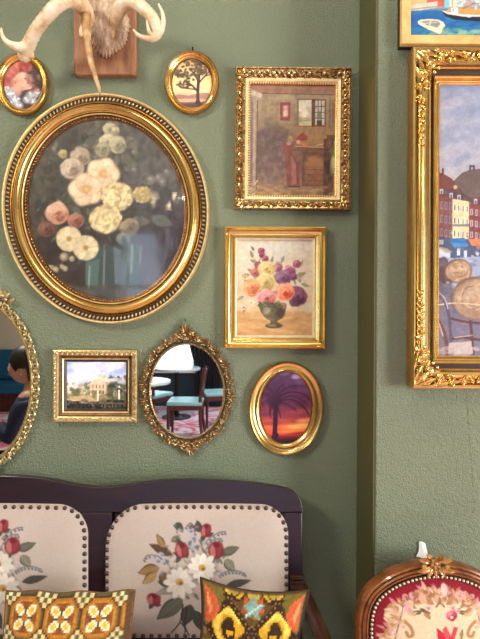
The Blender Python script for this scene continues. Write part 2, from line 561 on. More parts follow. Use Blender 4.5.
def picture_rect(h, cv, z, name, mat, bulge=0.0):
    """flat picture mesh carrying the painted colours, centred on the item"""
    g = G(); rows = []
    for i in reversed(range(cv.h)):
        y = -(cv.y0 + i / cv.ss - h.cy)
        rows.append([(cv.x0 + j / cv.ss - h.cx, y, z) for j in range(cv.w)])
    g.grid(rows); g.c = cv.a[::-1].reshape(-1, 3)
    return h.put(g, name, mat, smooth=0, recalc=False)
def picture_oval(h, cv, a, b, z, name, mat, n=110, dome=0.0):
    u = np.linspace(-1, 1, n)
    U, V = np.meshgrid(u, u)
    X = U * np.sqrt(1 - V * V / 2) * a; Y = V * np.sqrt(1 - U * U / 2) * b
    g = G()
    Z = z + dome * (1 - (X / a) ** 2 - (Y / b) ** 2)
    g.grid([[(X[i, j], Y[i, j], Z[i, j]) for j in range(n)] for i in range(n)])
    ct, sn = math.cos(h.tilt), math.sin(h.tilt)     # the scene in the picture stays upright
    if cv is not None: g.c = cv.sample(h.cx + X * ct + Y * sn, h.cy + X * sn - Y * ct).reshape(-1, 3)
    return h.put(g, name, mat, smooth=180, recalc=False)

# ================================================================== the room
SAGE = wall_paint('sage_wall_paint', (115, 125, 97), 0.33, 0.0062)
OLIVE = wall_paint('olive_trim_paint', (80, 77, 40), 0.4, 0.0006)
CREAM = plain('cream_wall_paint', (226, 214, 188), 0.6, var=0.03)
TEAL = plain('dark_teal_paint', (24, 52, 60), 0.45, var=0.1)
CEILP = plain('ceiling_paint', (186, 180, 166), 0.7, var=0.02)
XL, XR = -4.3, 3.2
STEP = 0.394

g = G(); g.box(((XL + STEP) / 2, 0.06, CEIL / 2), (STEP - XL, 0.12, CEIL)); struct('wall_back', g, SAGE, smooth=0)
g = G(); g.box(((STEP + 0.004 + XR) / 2, WALL_R / 2 + 0.06, CEIL / 2), (XR - STEP - 0.004, -WALL_R + 0.12, CEIL)); struct('wall_right', g, SAGE, smooth=0, bevel=0.004)
g = G(); g.box((STEP + 0.001, WALL_R / 2 + 0.001, CEIL / 2), (0.006, -WALL_R - 0.006, CEIL)); struct('trim_1', g, OLIVE, smooth=0)
g = G(); g.box((XL - 0.06, FAR / 2, CEIL / 2), (0.12, -FAR + 0.24, CEIL)); struct('wall_left', g, SAGE, smooth=0)
SW = (-2.95, -1.65, 0.4, 2.1)                # the side window: y0, y1, z0, z1
g = G(); g.box((XR + 0.06, (FAR - 0.12 + SW[0]) / 2, CEIL / 2), (0.12, SW[0] - FAR + 0.12, CEIL)); g.box((XR + 0.06, (SW[1] + 0.12) / 2, CEIL / 2), (0.12, 0.12 - SW[1], CEIL))
g.box((XR + 0.06, (SW[0] + SW[1]) / 2, SW[2] / 2), (0.12, SW[1] - SW[0], SW[2])); g.box((XR + 0.06, (SW[0] + SW[1]) / 2, (SW[3] + CEIL) / 2), (0.12, SW[1] - SW[0], CEIL - SW[3]))
struct('wall_side', g, SAGE, smooth=0)
g = G(); g.box(((XL + XR) / 2, FAR / 2, CEIL + 0.05), (XR - XL + 0.24, -FAR + 0.24, 0.1)); struct('ceiling', g, CEILP, smooth=0)

# the raised patch of plaster on the right part of the wall, and its rough lower seam
pa, pb = P(466, 394, WALL_R), P(474, 504, WALL_R)
g = G(); z0, z1 = P(440, 515, WALL_R).z, 3.2
pts = [(pa.x + 0.0, z1), (pa.x, pa.z), (pb.x, pb.z), (pb.x, z0), (XR, z0), (XR, z1)]
g.prism([(x, WALL_R - 0.0009, z) for x, z in pts], [(x, WALL_R + 0.001, z) for x, z in pts])
struct('trim_2', g, SAGE, smooth=0, bevel=0.0008)
rs = random.Random(4)
g = G()
for q in range(26):
    px = 388 + 92 * q / 25.0 + rs.uniform(-1.5, 1.5)
    c = P(px, 515 + rs.uniform(-1.5, 1.5) - 0.02 * (px - 388), WALL_R)
    g.ball(c, 0.0042 * rs.uniform(0.5, 1.2), (rs.uniform(1, 2.6), 0.35, 0.6), 8, 5)
struct('trim_3', g, SAGE, smooth=180)

# patterned carpet floor
k = N('patterned_carpet')
tc = k.add('ShaderNodeTexCoord')
n1 = k.add('ShaderNodeTexNoise', Scale=2.6, Detail=3.0, Distortion=1.4)
k.link(tc.outputs['Object'], n1.inputs['Vector'])
k.link(k.ramp(n1.outputs['Fac'], [(0.44, (226, 218, 226)), (0.5, (232, 160, 176)), (0.54, (206, 40, 74)), (0.64, (226, 210, 220))]), k.b.inputs['Base Color'])
k.b.inputs['Roughness'].default_value = 0.85
g = G(); g.box(((XL + XR) / 2, FAR / 2, -0.05), (XR - XL + 0.24, -FAR + 0.24, 0.1)); struct('floor', g, k.m, smooth=0)

# far wall with two tall windows
WINS = ((-1.92, -0.74), (-0.25, 0.95)); WZ0, WZ1 = 0.60, 2.92
g = G(); xs = [XL, WINS[0][0], WINS[0][1], WINS[1][0], WINS[1][1], XR]
for q in (0, 2, 4): g.box(((xs[q] + xs[q + 1]) / 2, FAR - 0.08, CEIL / 2), (xs[q + 1] - xs[q], 0.16, CEIL))
for a_, b_ in WINS:
    g.box(((a_ + b_) / 2, FAR - 0.08, WZ0 / 2), (b_ - a_, 0.16, WZ0))
    g.box(((a_ + b_) / 2, FAR - 0.08, (WZ1 + CEIL) / 2), (b_ - a_, 0.16, CEIL - WZ1))
struct('wall_front', g, CREAM, smooth=0)
g = G(); g.box(((-3.0 + XR) / 2, FAR + 0.012, 0.29), (XR + 3.0, 0.022, 0.58)); struct('baseboard_front', g, TEAL, smooth=0)
WHITEP = plain('white_gloss_paint', (236, 236, 232), 0.3, var=0.02)
for q, (a_, b_) in enumerate(WINS):
    w = tag(G().box(((a_ + b_) / 2, FAR - 0.02, WZ0 - 0.015), (b_ - a_ + 0.12, 0.2, 0.03)).build('window_%d' % (q + 1), WHITEP, smooth=0, bevel=0.004), kind='structure')
    f = G(); cx = (a_ + b_) / 2
    for x in (a_ + 0.03, b_ - 0.03): f.box((x, FAR - 0.08, (WZ0 + WZ1) / 2), (0.06, 0.07, WZ1 - WZ0))
    for z in (WZ0 + 0.03, WZ1 - 0.03, 1.75): f.box((cx, FAR - 0.08, z), (b_ - a_ - 0.12, 0.07, 0.06))
    f.build('window_frame', WHITEP, w, smooth=0)
    f = G(); f.box((cx, FAR - 0.08, (WZ0 + WZ1) / 2), (b_ - a_ - 0.1, 0.004, WZ1 - WZ0 - 0.1)); f.build('window_pane', glass_mat('window_glass'), w, smooth=0)
w = tag(G().box((XR + 0.03, (SW[0] + SW[1]) / 2, SW[2] - 0.015), (0.2, SW[1] - SW[0] + 0.12, 0.03)).build('window_3', WHITEP, smooth=0, bevel=0.004), kind='structure')
f = G()
for y in (SW[0] + 0.03, SW[1] - 0.03): f.box((XR + 0.06, y, (SW[2] + SW[3]) / 2), (0.07, 0.06, SW[3] - SW[2]))
for z in (SW[2] + 0.03, SW[3] - 0.03): f.box((XR + 0.06, (SW[0] + SW[1]) / 2, z), (0.07, SW[1] - SW[0] - 0.12, 0.06))
f.build('window_frame', WHITEP, w, smooth=0)
G().box((XR + 0.06, (SW[0] + SW[1]) / 2, (SW[2] + SW[3]) / 2), (0.004, SW[1] - SW[0] - 0.1, SW[3] - SW[2] - 0.1)).build('window_pane', glass_mat('window_glass'), w, smooth=0)
# dark curtains tied back beside the left window
CURT = plain('dark_curtain_cloth', (26, 30, 36), 0.8, var=0.2)
def curtain(x_top0, x_top1, x_tie, x_bot0, x_bot1, label):
    g = G(); rows = []
    for i in range(25):
        t = i / 24.0; z = 3.0 - 2.85 * t
        tt = min(1, t / 0.85)
        e = tt ** 1.3
        xa = x_top0 + (x_bot0 - x_top0) * e; xb = x_top1 + (x_bot1 - x_top1) * e
        rows.append([(xa + (xb - xa) * j / 48.0, FAR + 0.16 + 0.035 * math.sin(j * 1.05 + 0.4 * t), z) for j in range(49)])
    g.grid(rows)
    tag(g.build('curtain', CURT, smooth=180, solid=0.006), label, 'curtain', 'dark curtains at the far window')
curtain(-1.22, -0.35, -0.6, -0.72, -0.35, 'dark curtain swept to the right of the bright window, seen in the oval mirror')
g = G(); g.tube([(-2.3, FAR + 0.16, 3.02), (-0.2, FAR + 0.16, 3.02)], 0.014, 10); 
tag(g.build('curtain_rod', plain('dark_iron', (30, 28, 26), 0.4, 0.6), smooth=40), 'dark iron rod carrying the curtain across the far window', 'curtain rod')

# lamps on the ceiling
def lamp_fixture(light_name, label):
    l = bpy.data.objects[light_name]
    t = thing('ceiling_lamp', label, 'lamp')
    t.location = l.location; t.rotation_euler = l.rotation_euler
    sx, sy = l.data.size, l.data.size_y
    g = G(); g.box((0, 0, 0.03), (sx + 0.05, sy + 0.05, 0.05)); g.build('lamp_housing', plain('lamp_white_metal', (230, 228, 222), 0.4), t, smooth=0, bevel=0.006)
    R = l.rotation_euler.to_matrix().inverted()
    up = R @ Vector((0, 0, CEIL - l.location.z))
    g = G(); g.tube([(0, 0, 0.05), up], 0.02, 10); g.build('stem', plain('lamp_white_metal', (230, 228, 222), 0.4), t, smooth=40)
    l.parent = t; l.location = (0, 0, 0); l.rotation_euler = (0, 0, 0)
lamp_fixture('ceiling_lamp_light_left', 'square white panel lamp aimed at the wall of pictures from the left')
lamp_fixture('ceiling_lamp_light_right', 'narrow white lamp hung just before the wall of pictures')
lamp_fixture('ceiling_lamp_light_rear', 'white panel lamp above the dining chairs at the rear')

# ================================================================== gilded materials
GOLD = gold('bright_gilding', (238, 202, 124), 0.19, 0.93, (224, 182, 98), 25)
GOLD_OLD = gold('old_gilding', (204, 162, 94), 0.26, 0.92, (176, 130, 66), 30)
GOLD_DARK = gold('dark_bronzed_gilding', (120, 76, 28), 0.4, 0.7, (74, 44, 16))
GOLD_PALE = gold('pale_gilding', (244, 220, 160), 0.32, 0.6, (222, 186, 112))
GOLD_BROWN = gold('brown_gilding', (206, 172, 112), 0.25, 0.92, (112, 74, 36), 90, 0.0004)
GOLD_CREAM = gold('cream_gold_leaf', (222, 202, 150), 0.3, 0.8, (178, 150, 92), 90, 0.0004)
BRONZE = gold('antique_brass_casting', (184, 152, 104), 0.3, 0.9, (108, 80, 48), 120, 0.0005)
DARKLINE = plain('dark_stain_and_shadow', (48, 30, 16), 0.45, var=0.15)
BACKB = plain('backing_board', (120, 100, 76), 0.8)
PAINT = painted('picture_surface', 0.45, 0.0003, coat=0.05)
PAINT_MATT = painted('printed_picture_surface', 0.6, 0.0, coat=0.0)
OILS = painted('oil_paint_surface', 0.42, 0.0004, coat=0.05, bscale=260)
GLASS = glass_mat('picture_glass', 1.5, rough=0.06)

def beads_oval(a, b, n, r, z, long=1.0, rot=0.0):
    g = G()
    for i in range(n):
        t = 2 * PI * i / n
        x, y = a * math.cos(t), b * math.sin(t)
        ang = math.atan2(a * math.sin(t + PI / 2) * 0 + b * math.cos(t), -a * math.sin(t)) + rot
        g.ball((x, y, z), r, (long, 1, 1), 7, 5, Matrix.Rotation(ang, 3, 'Z'))
    return g
def beads_rect(w, h, pitch, r, z):
    g = G()
    for q in range(4):
        L = w if q % 2 == 0 else h
        n = int(L / pitch)
        for i in range(n):
            t = -L / 2 + L * (i + 0.5) / n
            p = ((t, -h / 2), (w / 2, t), (-t, h / 2), (-w / 2, -t))[q]
            g.ball((p[0], p[1], z), r, (1, 1, 1), 7, 5)
    return g

# ================================================================== A. the big oval flower picture
h = Hung('oval_picture', 'largest oval gold frame with cream and peach flowers in a glass vase', 'picture', 105, 208.2, -11, front=0.03)
h.put(G().oval(104, 116.5, [(0.5, 0), (0, 5), (0.4, 8), (1.4, 9.4), (2.4, 9.2), (3.0, 8.0), (3.0, 0)], 160), 'outer_rim', GOLD_PALE)
h.put(G().oval(104, 116.5, [(2.8, 6.0), (9.6, 5.4), (9.6, 0), (2.8, 0)], 160), 'bead_channel', DARKLINE)
g = G()
for i in range(158):
    t = 2 * PI * i / 158
    x, y = 98.4 * math.cos(t), 110.9 * math.sin(t)
    ang = math.atan2(110.9 * math.cos(t), -98.4 * math.sin(t)) + 1.2
    g.ball((x, y, 6.2), 1.3, (1.5, 0.7, 1.0), 8, 6, Matrix.Rotation(ang, 3, 'Z'))
h.put(g, 'beading', GOLD_CREAM, smooth=180)
h.put(G().oval(104, 116.5, [(8.2, 5.6), (8.7, 6.6), (9.3, 5.8), (8.7, 5.0)], 160), 'bead_line', GOLD_OLD)
h.put(G().oval(104, 116.5, [(9.2, 3), (9.8, 4.2), (10.6, 6.6), (12.0, 9.2), (13.6, 10.8), (15.2, 11.2), (16.8, 10.6), (18.2, 9.0), (19.2, 6.8), (19.4, 0), (9.2, 0)], 160), 'frame_moulding', GOLD)
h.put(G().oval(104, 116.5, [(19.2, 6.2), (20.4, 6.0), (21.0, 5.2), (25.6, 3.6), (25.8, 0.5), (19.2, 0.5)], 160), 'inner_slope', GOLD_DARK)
h.put(G().oval(104, 116.5, [(20.2, 6.9), (20.8, 7.4), (21.4, 6.7), (20.8, 6.0)], 160), 'inner_line', GOLD_PALE)
g = G()
for i in range(165):
    t = 2 * PI * i / 165
    x, y = 80.6 * math.cos(t), 93.1 * math.sin(t)
    ang = math.atan2(93.1 * math.cos(t), -80.6 * math.sin(t)) - 0.8
    g.ball((x, y, 5.2), 1.2, (1.3, 0.6, 0.9), 6, 4, Matrix.Rotation(ang, 3, 'Z'))
h.put(g, 'rope_beading', GOLD_BROWN, smooth=180)

c = Cv(15, 108, 196, 310, 1.5, (74, 70, 62), 11)
c.grad([(112, (112, 108, 96)), (150, (104, 100, 90)), (200, (84, 80, 76)), (240, (62, 56, 54)), (300, (62, 58, 56))])
c.ell(60, 250, 46, 40, (54, 40, 36), 20, .7, .9)
c.ell(160, 160, 50, 50, (116, 112, 112), 0, .5, .9)
c.ell(150, 250, 55, 50, (84, 82, 92), 0, .6, .9)
c.ell(50, 160, 30, 50, (70, 66, 56), 0, .6, .9)
c.dabs(20, 112, 190, 305, 900, [(58, 50, 44), (96, 92, 80), (80, 74, 66), (70, 74, 70)], 5, 2.5, a=.18)
c.noise(14, .22, 1); c.noise(4, .12, 2)
# vase and table
c.poly([(82, 246), (140, 244), (136, 298), (126, 305), (92, 303), (84, 290)], (70, 92, 88), .75)
c.poly([(84, 262), (98, 258), (96, 288), (84, 284)], (96, 124, 116), .7)
c.line([(103, 245), (102, 288)], 2.2, (140, 150, 150), .6); c.line([(88, 266), (87, 288)], 1.6, (170, 176, 168), .7)
c.poly([(112, 246), (126, 252), (124, 300), (114, 300)], (128, 140, 156), .6)
c.line([(131, 244), (130, 272)], 3, (178, 160, 130), .5); c.line([(140, 246), (139, 262)], 2.4, (168, 150, 122), .5)
c.poly([(108, 282), (146, 288), (150, 304), (90, 306), (86, 294)], (86, 84, 84), .6)
c.dabs(30, 285, 180, 304, 60, [(92, 88, 70), (112, 108, 96), (58, 54, 54)], 4, 3, rot=0, a=.35)
c.dabs(146, 236, 180, 290, 50, [(96, 96, 108), (118, 118, 128), (66, 62, 70)], 5, 4, rot=88, a=.3)
# foliage
for x, y, L, an, col in ((60, 196, 16, 20, (78, 92, 78)), (72, 204, 14, 60, (96, 110, 92)), (84, 214, 16, 80, (64, 84, 74)), (92, 205, 14, 100, (88, 100, 84)), (60, 180, 14, 160, (80, 84, 66)), (104, 190, 16, 200, (60, 74, 64)), (130, 218, 20, 10, (116, 116, 100)), (150, 216, 24, 20, (112, 114, 108)), (142, 182, 16, -20, (118, 112, 96)), (50, 215, 14, 120, (66, 74, 60)), (36, 176, 12, 90, (86, 92, 72)), (120, 250, 18, 60, (92, 108, 104)), (44, 196, 12, 10, (76, 70, 52)), (78, 222, 12, 130, (90, 100, 84))):
    c.leafy(x, y, L, an, L * .5, col, np.array(col) * .8, .9)
for i in range(150):
    t = c.rs.uniform(0, 6.28); q = c.rs.random() ** .6
    x, y = 88 + math.cos(t) * q * 58, 196 + math.sin(t) * q * 66
    c.leafy(x, y, c.rs.uniform(5, 13), c.rs.uniform(0, 360), c.rs.uniform(3, 6), np.array(c.rs.choice([(66, 74, 60), (92, 98, 78), (54, 54, 46), (112, 110, 90), (78, 70, 54), (70, 84, 76)])), (130, 130, 108) if i % 3 == 0 else None, .55)
for x, y, r in ((158, 176, 4), (162, 181, 4), (150, 178, 4.5), (148, 190, 3.5), (166, 170, 3), (133, 168, 3), (133, 150, 3)):
    c.ell(x, y, r, r, (128, 130, 120), 0, .7, .5); c.ell(x - r * .2, y - r * .2, r * .45, r * .45, (170, 160, 136), 0, .6, .5)
c.dabs(22, 150, 60, 235, 90, [(92, 96, 76), (60, 60, 50), (104, 90, 72)], 3.4, 2, a=.45)
c.dabs(95, 120, 135, 170, 50, [(120, 116, 96), (140, 136, 112), (98, 98, 82)], 3.5, 1.8, a=.5)
for x, y, r, cr in ((108, 127, 6, (172, 166, 134)), (106, 140, 8, (186, 178, 146)), (116, 143, 8, (176, 168, 138)), (101, 148, 7, (164, 158, 128)), (114, 129, 4, (180, 172, 140)), (61, 152, 4, (190, 176, 120))):
    c.rose(x, y, r * 1.25, cr, np.array(cr) * .68, np.array(cr) * 1.12)
c.dabs(40, 140, 110, 160, 30, [(150, 142, 118), (120, 116, 96)], 2.4, 2, a=.5)
c.rose(78, 155, 11, (176, 160, 134), (120, 106, 86), (200, 186, 160)); c.rose(70, 167, 14, (190, 172, 148), (130, 112, 92), (218, 204, 180), .85)
# the two open peach blooms
for cx, cy, r, rot in ((101, 172, 16.5, 0.1), (84, 188, 17, 0.7)):
    c.ell(cx, cy, r * .98, r * .9, (206, 172, 134), 0, 1, .2)
    for i in range(5):
        t = rot + 2 * PI * i / 5; q = random.Random(i + int(cx))
        px, py = cx + math.cos(t) * r * .48, cy + math.sin(t) * r * .44
        c.ell(px + .6, py + .8, r * .58, r * .50, (176, 138, 104), math.degrees(t), .5, .3)
        c.ell(px, py, r * .57, r * .49, np.array((238, 214, 176)) * q.uniform(.9, 1.0), math.degrees(t), .92, .3)
        c.ell(px + math.cos(t) * r * .2 - 1, py + math.sin(t) * r * .2 - 1, r * .24, r * .18, (246, 226, 196), math.degrees(t) + 70, .6, .8)
        for d in (-.32, -.1, .12, .3): c.line([(cx + math.cos(t + d) * r * .14, cy + math.sin(t + d) * r * .14), (cx + math.cos(t + d) * r * q.uniform(.5, .8), cy + math.sin(t + d) * r * q.uniform(.5, .8))], .7, (196, 150, 114), .4)
    c.ell(cx, cy, r * .28, r * .24, (190, 142, 100), 0, .7, .9); c.ell(cx + 1, cy, r * .13, r * .12, (222, 190, 104), 0, .9, .5)
for x, y, r in ((116, 195, 15.5), (104, 218, 15.5), (141, 193, 9)):
    col = (222, 200, 152) if r > 10 else (196, 176, 122)
    c.ell(x, y, r, r * .92, np.array(col) * .88, 0, 1, .25)
    for i in range(int(r * 9)):
        t = c.rs.uniform(0, 2 * PI); q = r * c.rs.random() ** .5
        c.ell(x + math.cos(t) * q, y + math.sin(t) * q * .9, r * .17, r * .1, np.array(col) * c.rs.uniform(.78, 1.14), math.degrees(t) + 90, .85, .35)
c.rose(55, 212, 14, (204, 160, 130), (140, 84, 66), (232, 204, 176), .9)
c.rose(74, 219, 10, (168, 116, 98), (110, 66, 54), (190, 146, 122), .8); c.rose(44, 228, 10, (124, 86, 70), (80, 48, 40), (150, 112, 92), .9)
for cx, cy, r in ((67, 238, 13), (84, 247, 13)):
    c.ell(cx, cy, r, r * .98, (206, 190, 150), 0, 1, .15)
    for i in range(10):
        t = 2 * PI * i / 10 + .2
        c.ell(cx + math.cos(t) * r * .58, cy + math.sin(t) * r * .58, r * .4, r * .26, np.array((222, 206, 166)) * c.rs.uniform(.9, 1.05), math.degrees(t), .9, .3)
        c.line([(cx, cy), (cx + math.cos(t + .3) * r * .9, cy + math.sin(t + .3) * r * .9)], .6, (160, 142, 104), .6)
    c.ell(cx, cy, r * .2, r * .2, (168, 138, 84), 0, .9, .5)
for x, y, r in ((50, 267, 2.6), (54, 269, 3), (60, 266, 2.6), (63, 268, 3), (62, 256, 4.5), (48, 266, 2), (70, 258, 3)):
    c.ell(x, y, r, r, (164, 152, 122), 0, .9, .4); c.ell(x - .5, y - .5, r * .5, r * .5, (194, 184, 152), 0, .8, .5)
c.curve([(50, 267), (60, 262), (68, 252)], .8, (120, 116, 90), .8)
c.rose(128, 226, 11, (150, 136, 112), (92, 84, 78), (178, 164, 140), .9); c.rose(122, 238, 8, (122, 130, 124), (80, 92, 92), (150, 156, 148), .9)
c.noise(2.2, .10, 7)
c.a = 250 * (np.clip(c.a, 0, 250) / 250.0) ** 1.12        # tone curve, slightly deepening the print's darker colours
picture_oval(h, c, 82, 95, 3.2, 'picture', PAINT_MATT, 220)
picture_oval(h, None, 81.5, 94.5, 4.4, 'glass', GLASS, 40, dome=1.2)

# ================================================================== B, C, G. the small plain ovals
def small_oval(name, label, cx, cy, a, b, ai, bi, tilt, mats, n=110):
    h = Hung(name, label, 'picture', cx, cy, tilt, front=0.02)
    w = a - ai
    h.put(G().oval(a, b, [(0.4, 0), (0, 3.5), (0.5, 5.6), (1.3, 6.4), (2.1, 5.9), (2.4, 5), (2.4, 0)], n), 'outer_rim', mats[0])
    h.put(G().oval(a, b, [(2.2, 5.2), (w * .42, 4.6), (w * .5, 4.0), (w * .56, 4.4), (w * .72, 4.9), (w * .86, 4.2), (w * .97, 2.6), (w, 2), (w, 0), (2.2, 0)], n), 'frame_moulding', mats[1])
    h.put(G().oval(ai + .5, bi + .5, [(0, 2.6), (.5, 2.9), (1.0, 2.3), (1.0, 1.2), (0, 1.2)], n), 'inner_line', mats[2])
    return h
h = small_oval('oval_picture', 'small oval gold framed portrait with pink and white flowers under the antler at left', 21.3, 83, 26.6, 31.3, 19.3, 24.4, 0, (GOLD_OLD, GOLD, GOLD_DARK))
c = Cv(0, 55, 43, 110, 2.2, (92, 78, 72), 21)
c.grad([(58, (150, 116, 104)), (80, (104, 84, 78)), (108, (72, 62, 60))])
c.ell(32, 78, 12, 22, (84, 72, 70), 0, .8, .7)
c.ell(9, 76, 10, 18, (172, 88, 84), 15, .85, .5)
c.ell(19, 66, 11, 7, (190, 112, 100), -15, .95, .4); c.ell(24, 64, 6, 4, (150, 66, 62), 0, .8, .5); c.ell(17, 70, 7, 4, (120, 60, 54), -10, .7, .5)
c.ell(22, 77, 8.5, 6.5, (226, 188, 164), 10, 1, .3); c.ell(17, 82, 8, 9, (218, 172, 150), 30, .95, .4); c.ell(27, 80, 4, 3, (238, 206, 184), 0, .8, .5)
c.ell(24, 77, 1.3, .7, (110, 66, 54), 0, .9, .4); c.ell(26.5, 81.5, 1.8, .7, (176, 84, 76), 0, .9, .4)
c.ell(26, 85, 7, 3, (226, 184, 162), -10, .9, .4); c.ell(14, 90, 6, 4, (206, 160, 140), 30, .8, .5)
for x, y, r in ((8, 92, 6), (13, 98, 6), (17, 104, 5), (30, 94, 6), (35, 91, 5), (26, 98, 5), (10, 104, 5), (32, 100, 4), (5, 88, 4)):
    c.ell(x, y, r, r * .85, (160, 162, 168), 0, .85, .5)
    for i in range(9):
        t = c.rs.uniform(0, 6.28); q = r * .7 * c.rs.random()
        c.ell(x + math.cos(t) * q, y + math.sin(t) * q, r * .3, r * .2, np.array((214, 214, 214)) * c.rs.uniform(.8, 1.1), math.degrees(t), .85, .4)
c.ell(13, 70, 5, 4, (196, 128, 112), 0, .5, .8); c.ell(29, 75, 5, 8, (96, 76, 72), 0, .5, .8); c.dabs(4, 60, 40, 90, 60, [(176, 110, 100), (120, 84, 76), (206, 160, 138)], 2.4, 1.6, a=.3)
c.a = np.clip((c.a - 128) * 1.3 + 106, 8, 245)
c.noise(2.2, .14, 3)
picture_oval(h, c, 20, 25, 2.2, 'picture', PAINT)

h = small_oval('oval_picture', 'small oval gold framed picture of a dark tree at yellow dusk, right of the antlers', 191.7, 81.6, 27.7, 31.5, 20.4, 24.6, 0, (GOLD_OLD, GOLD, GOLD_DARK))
c = Cv(168, 55, 215, 110, 2.4, (220, 196, 130), 22)
c.grad([(57, (180, 150, 104)), (68, (226, 200, 130)), (84, (240, 216, 146)), (92, (232, 190, 150)), (97, (206, 150, 130)), (101, (160, 120, 110)), (108, (120, 94, 84))])
c.ell(200, 82, 10, 12, (250, 232, 170), 0, .6, .9)
c.poly([(168, 97), (178, 92.5), (188, 94), (196, 92), (205, 91), (216, 93), (216, 98), (168, 99)], (156, 112, 100), .8)
c.poly([(168, 97.5), (190, 97), (216, 98), (216, 100), (168, 101)], (222, 176, 148), .8)
c.poly([(168, 101), (190, 100.5), (216, 100), (216, 112), (168, 112)], (120, 92, 84), .9)
c.ell(192, 105, 14, 3, (90, 66, 60), 0, .8, .5)
T = (74, 56, 50)
c.line([(197.5, 101), (197.6, 88), (198.5, 74)], 3.0, T); c.line([(197.5, 90), (192, 84), (186, 80)], 1.8, T); c.line([(196, 88), (185, 86.5), (179, 85)], 1.2, T)
c.line([(198, 82), (203, 76), (207, 72)], 1.3, T); c.line([(198, 80), (194, 72), (189, 67)], 1.5, T); c.line([(199, 76), (201, 68)], 1.2, T); c.line([(204, 75), (210, 72.5)], .8, T)
c.poly([(194, 103), (196.5, 97), (199, 97), (201, 103)], T)
for x, y, rx, ry in ((186, 69, 12, 6), (196, 64, 10, 6), (190, 75, 9, 5), (183, 82, 8, 4.5), (203, 69, 7, 4.5), (180, 72, 6, 4), (191, 60, 8, 4), (202, 62, 6, 4)):
    for i in range(26):
        t = c.rs.uniform(0, 6.28); q = c.rs.random() ** .5
        c.ell(x + math.cos(t) * q * rx, y + math.sin(t) * q * ry, 1.5, 1.1, np.array((96, 74, 62)) * c.rs.uniform(.75, 1.2), c.rs.uniform(0, 180), .75, .4)
c.noise(2, .06, 1)
picture_oval(h, c, 21, 25.2, 2.2, 'picture', PAINT)

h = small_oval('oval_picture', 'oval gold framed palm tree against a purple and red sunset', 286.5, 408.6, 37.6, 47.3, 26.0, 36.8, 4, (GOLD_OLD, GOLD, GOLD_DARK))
c = Cv(258, 369, 315, 448, 2.2, (90, 50, 70), 23)
c.grad([(369, (84, 62, 92)), (385, (92, 56, 88)), (400, (104, 50, 78)), (412, (128, 56, 72)), (420, (176, 74, 66)), (428, (226, 106, 62)), (435, (210, 72, 54)), (438, (120, 36, 44)), (441, (60, 26, 38)), (448, (40, 20, 34))])
for x, y, rx, ry, col, a in ((300, 427, 14, 3, (255, 190, 104), .9), (306, 421, 9, 2.2, (250, 160, 90), .8), (292, 432, 14, 1.6, (250, 150, 70), .8), (272, 424, 12, 2, (150, 50, 60), .7), (290, 416, 18, 2.4, (150, 60, 74), .7), (300, 434, 10, 1.2, (170, 40, 44), .8), (268, 415, 9, 2, (112, 46, 66), .7), (270, 432, 9, 1.6, (230, 90, 60), .7), (300, 412, 12, 2, (196, 84, 80), .5), (297, 377, 5, 2.5, (190, 170, 214), .8), (285, 374, 6, 2, (140, 112, 150), .6), (302, 382, 6, 3, (130, 100, 140), .5), (272, 384, 10, 4, (70, 46, 76), .6), (300, 392, 12, 4, (112, 66, 100), .5)):
    c.ell(x, y, rx, ry, col, -4, a, .8)
D = (56, 28, 48)
c.line([(274.5, 441), (275.5, 425), (276, 408), (275, 400)], 4.6, D); c.line([(274, 441), (276, 436)], 6, D)
for pts, w_ in (([(275, 402), (284, 390), (296, 386)], 2.4), ([(275, 402), (288, 393), (303, 394), (310, 398)], 2.6), ([(275, 403), (290, 400), (302, 405), (309, 414)], 2.6), ([(275, 403), (286, 404), (296, 409)], 2.2), ([(274, 402), (266, 394), (260, 396)], 2.2), ([(274, 402), (268, 400), (262, 404)], 2), ([(274, 401), (278, 390), (284, 384)], 2), ([(274, 401), (272, 391), (266, 386)], 2), ([(275, 404), (279, 410), (280, 416)], 2), ([(274, 404), (270, 409), (270, 416)], 2.4), ([(275, 402), (292, 396.5), (306, 402)], 2)):
    q = spline(pts, 10); c.line(q, w_ * .8, D, .62, .7)
    for i in range(3, len(q)):
        x, y = q[i]; c.line([(x, y), (x + 1.2, y + 3.6)], .7, D, .38)
c.ell(274, 403, 6, 6, D, 0, .9, .7); c.ell(273, 396, 8, 7, (66, 36, 60), 0, .7, .8)
c.noise(6, .14, 2)
picture_oval(h, c, 26.6, 37.4, 2.2, 'picture', PAINT)

# ================================================================== D. the carved brown and gold frame
h = Hung('framed_picture', 'carved gilt frame with a woman in red bending over a table by a window', 'picture', 293.3, 137.6, 0.55, front=0.03)
W_, H_ = 117.2, 143
h.put(G().rect(W_, H_, [(0.4, 0), (0, 5), (0.5, 7.6), (1.4, 7.8), (2, 6.2), (4, 5.4), (9, 4.0), (10.4, 4.2), (11.2, 3.0), (11.2, 0)]), 'frame_moulding', GOLD_BROWN, smooth=28)
h.put(G().rect(W_ - 20.8, H_ - 20.8, [(0, 4.6), (.5, 5.2), (2.6, 4.6), (3.2, 3.8), (3.2, .5), (0, .5)]), 'inner_slip', gold('cream_slip', (240, 218, 164), 0.4, 0.35, (222, 192, 130)), smooth=28)
h.put(G().rect(W_ - 27, H_ - 27, [(0, 3.8), (1.9, 2.4), (1.9, .5), (0, .5)]), 'inner_slope', GOLD_OLD, smooth=28)
h.put(beads_rect(W_ - 29, H_ - 29, 2.5, 0.95, 3.6), 'beading', GOLD_PALE, smooth=180)
g = G(); rr = random.Random(5)
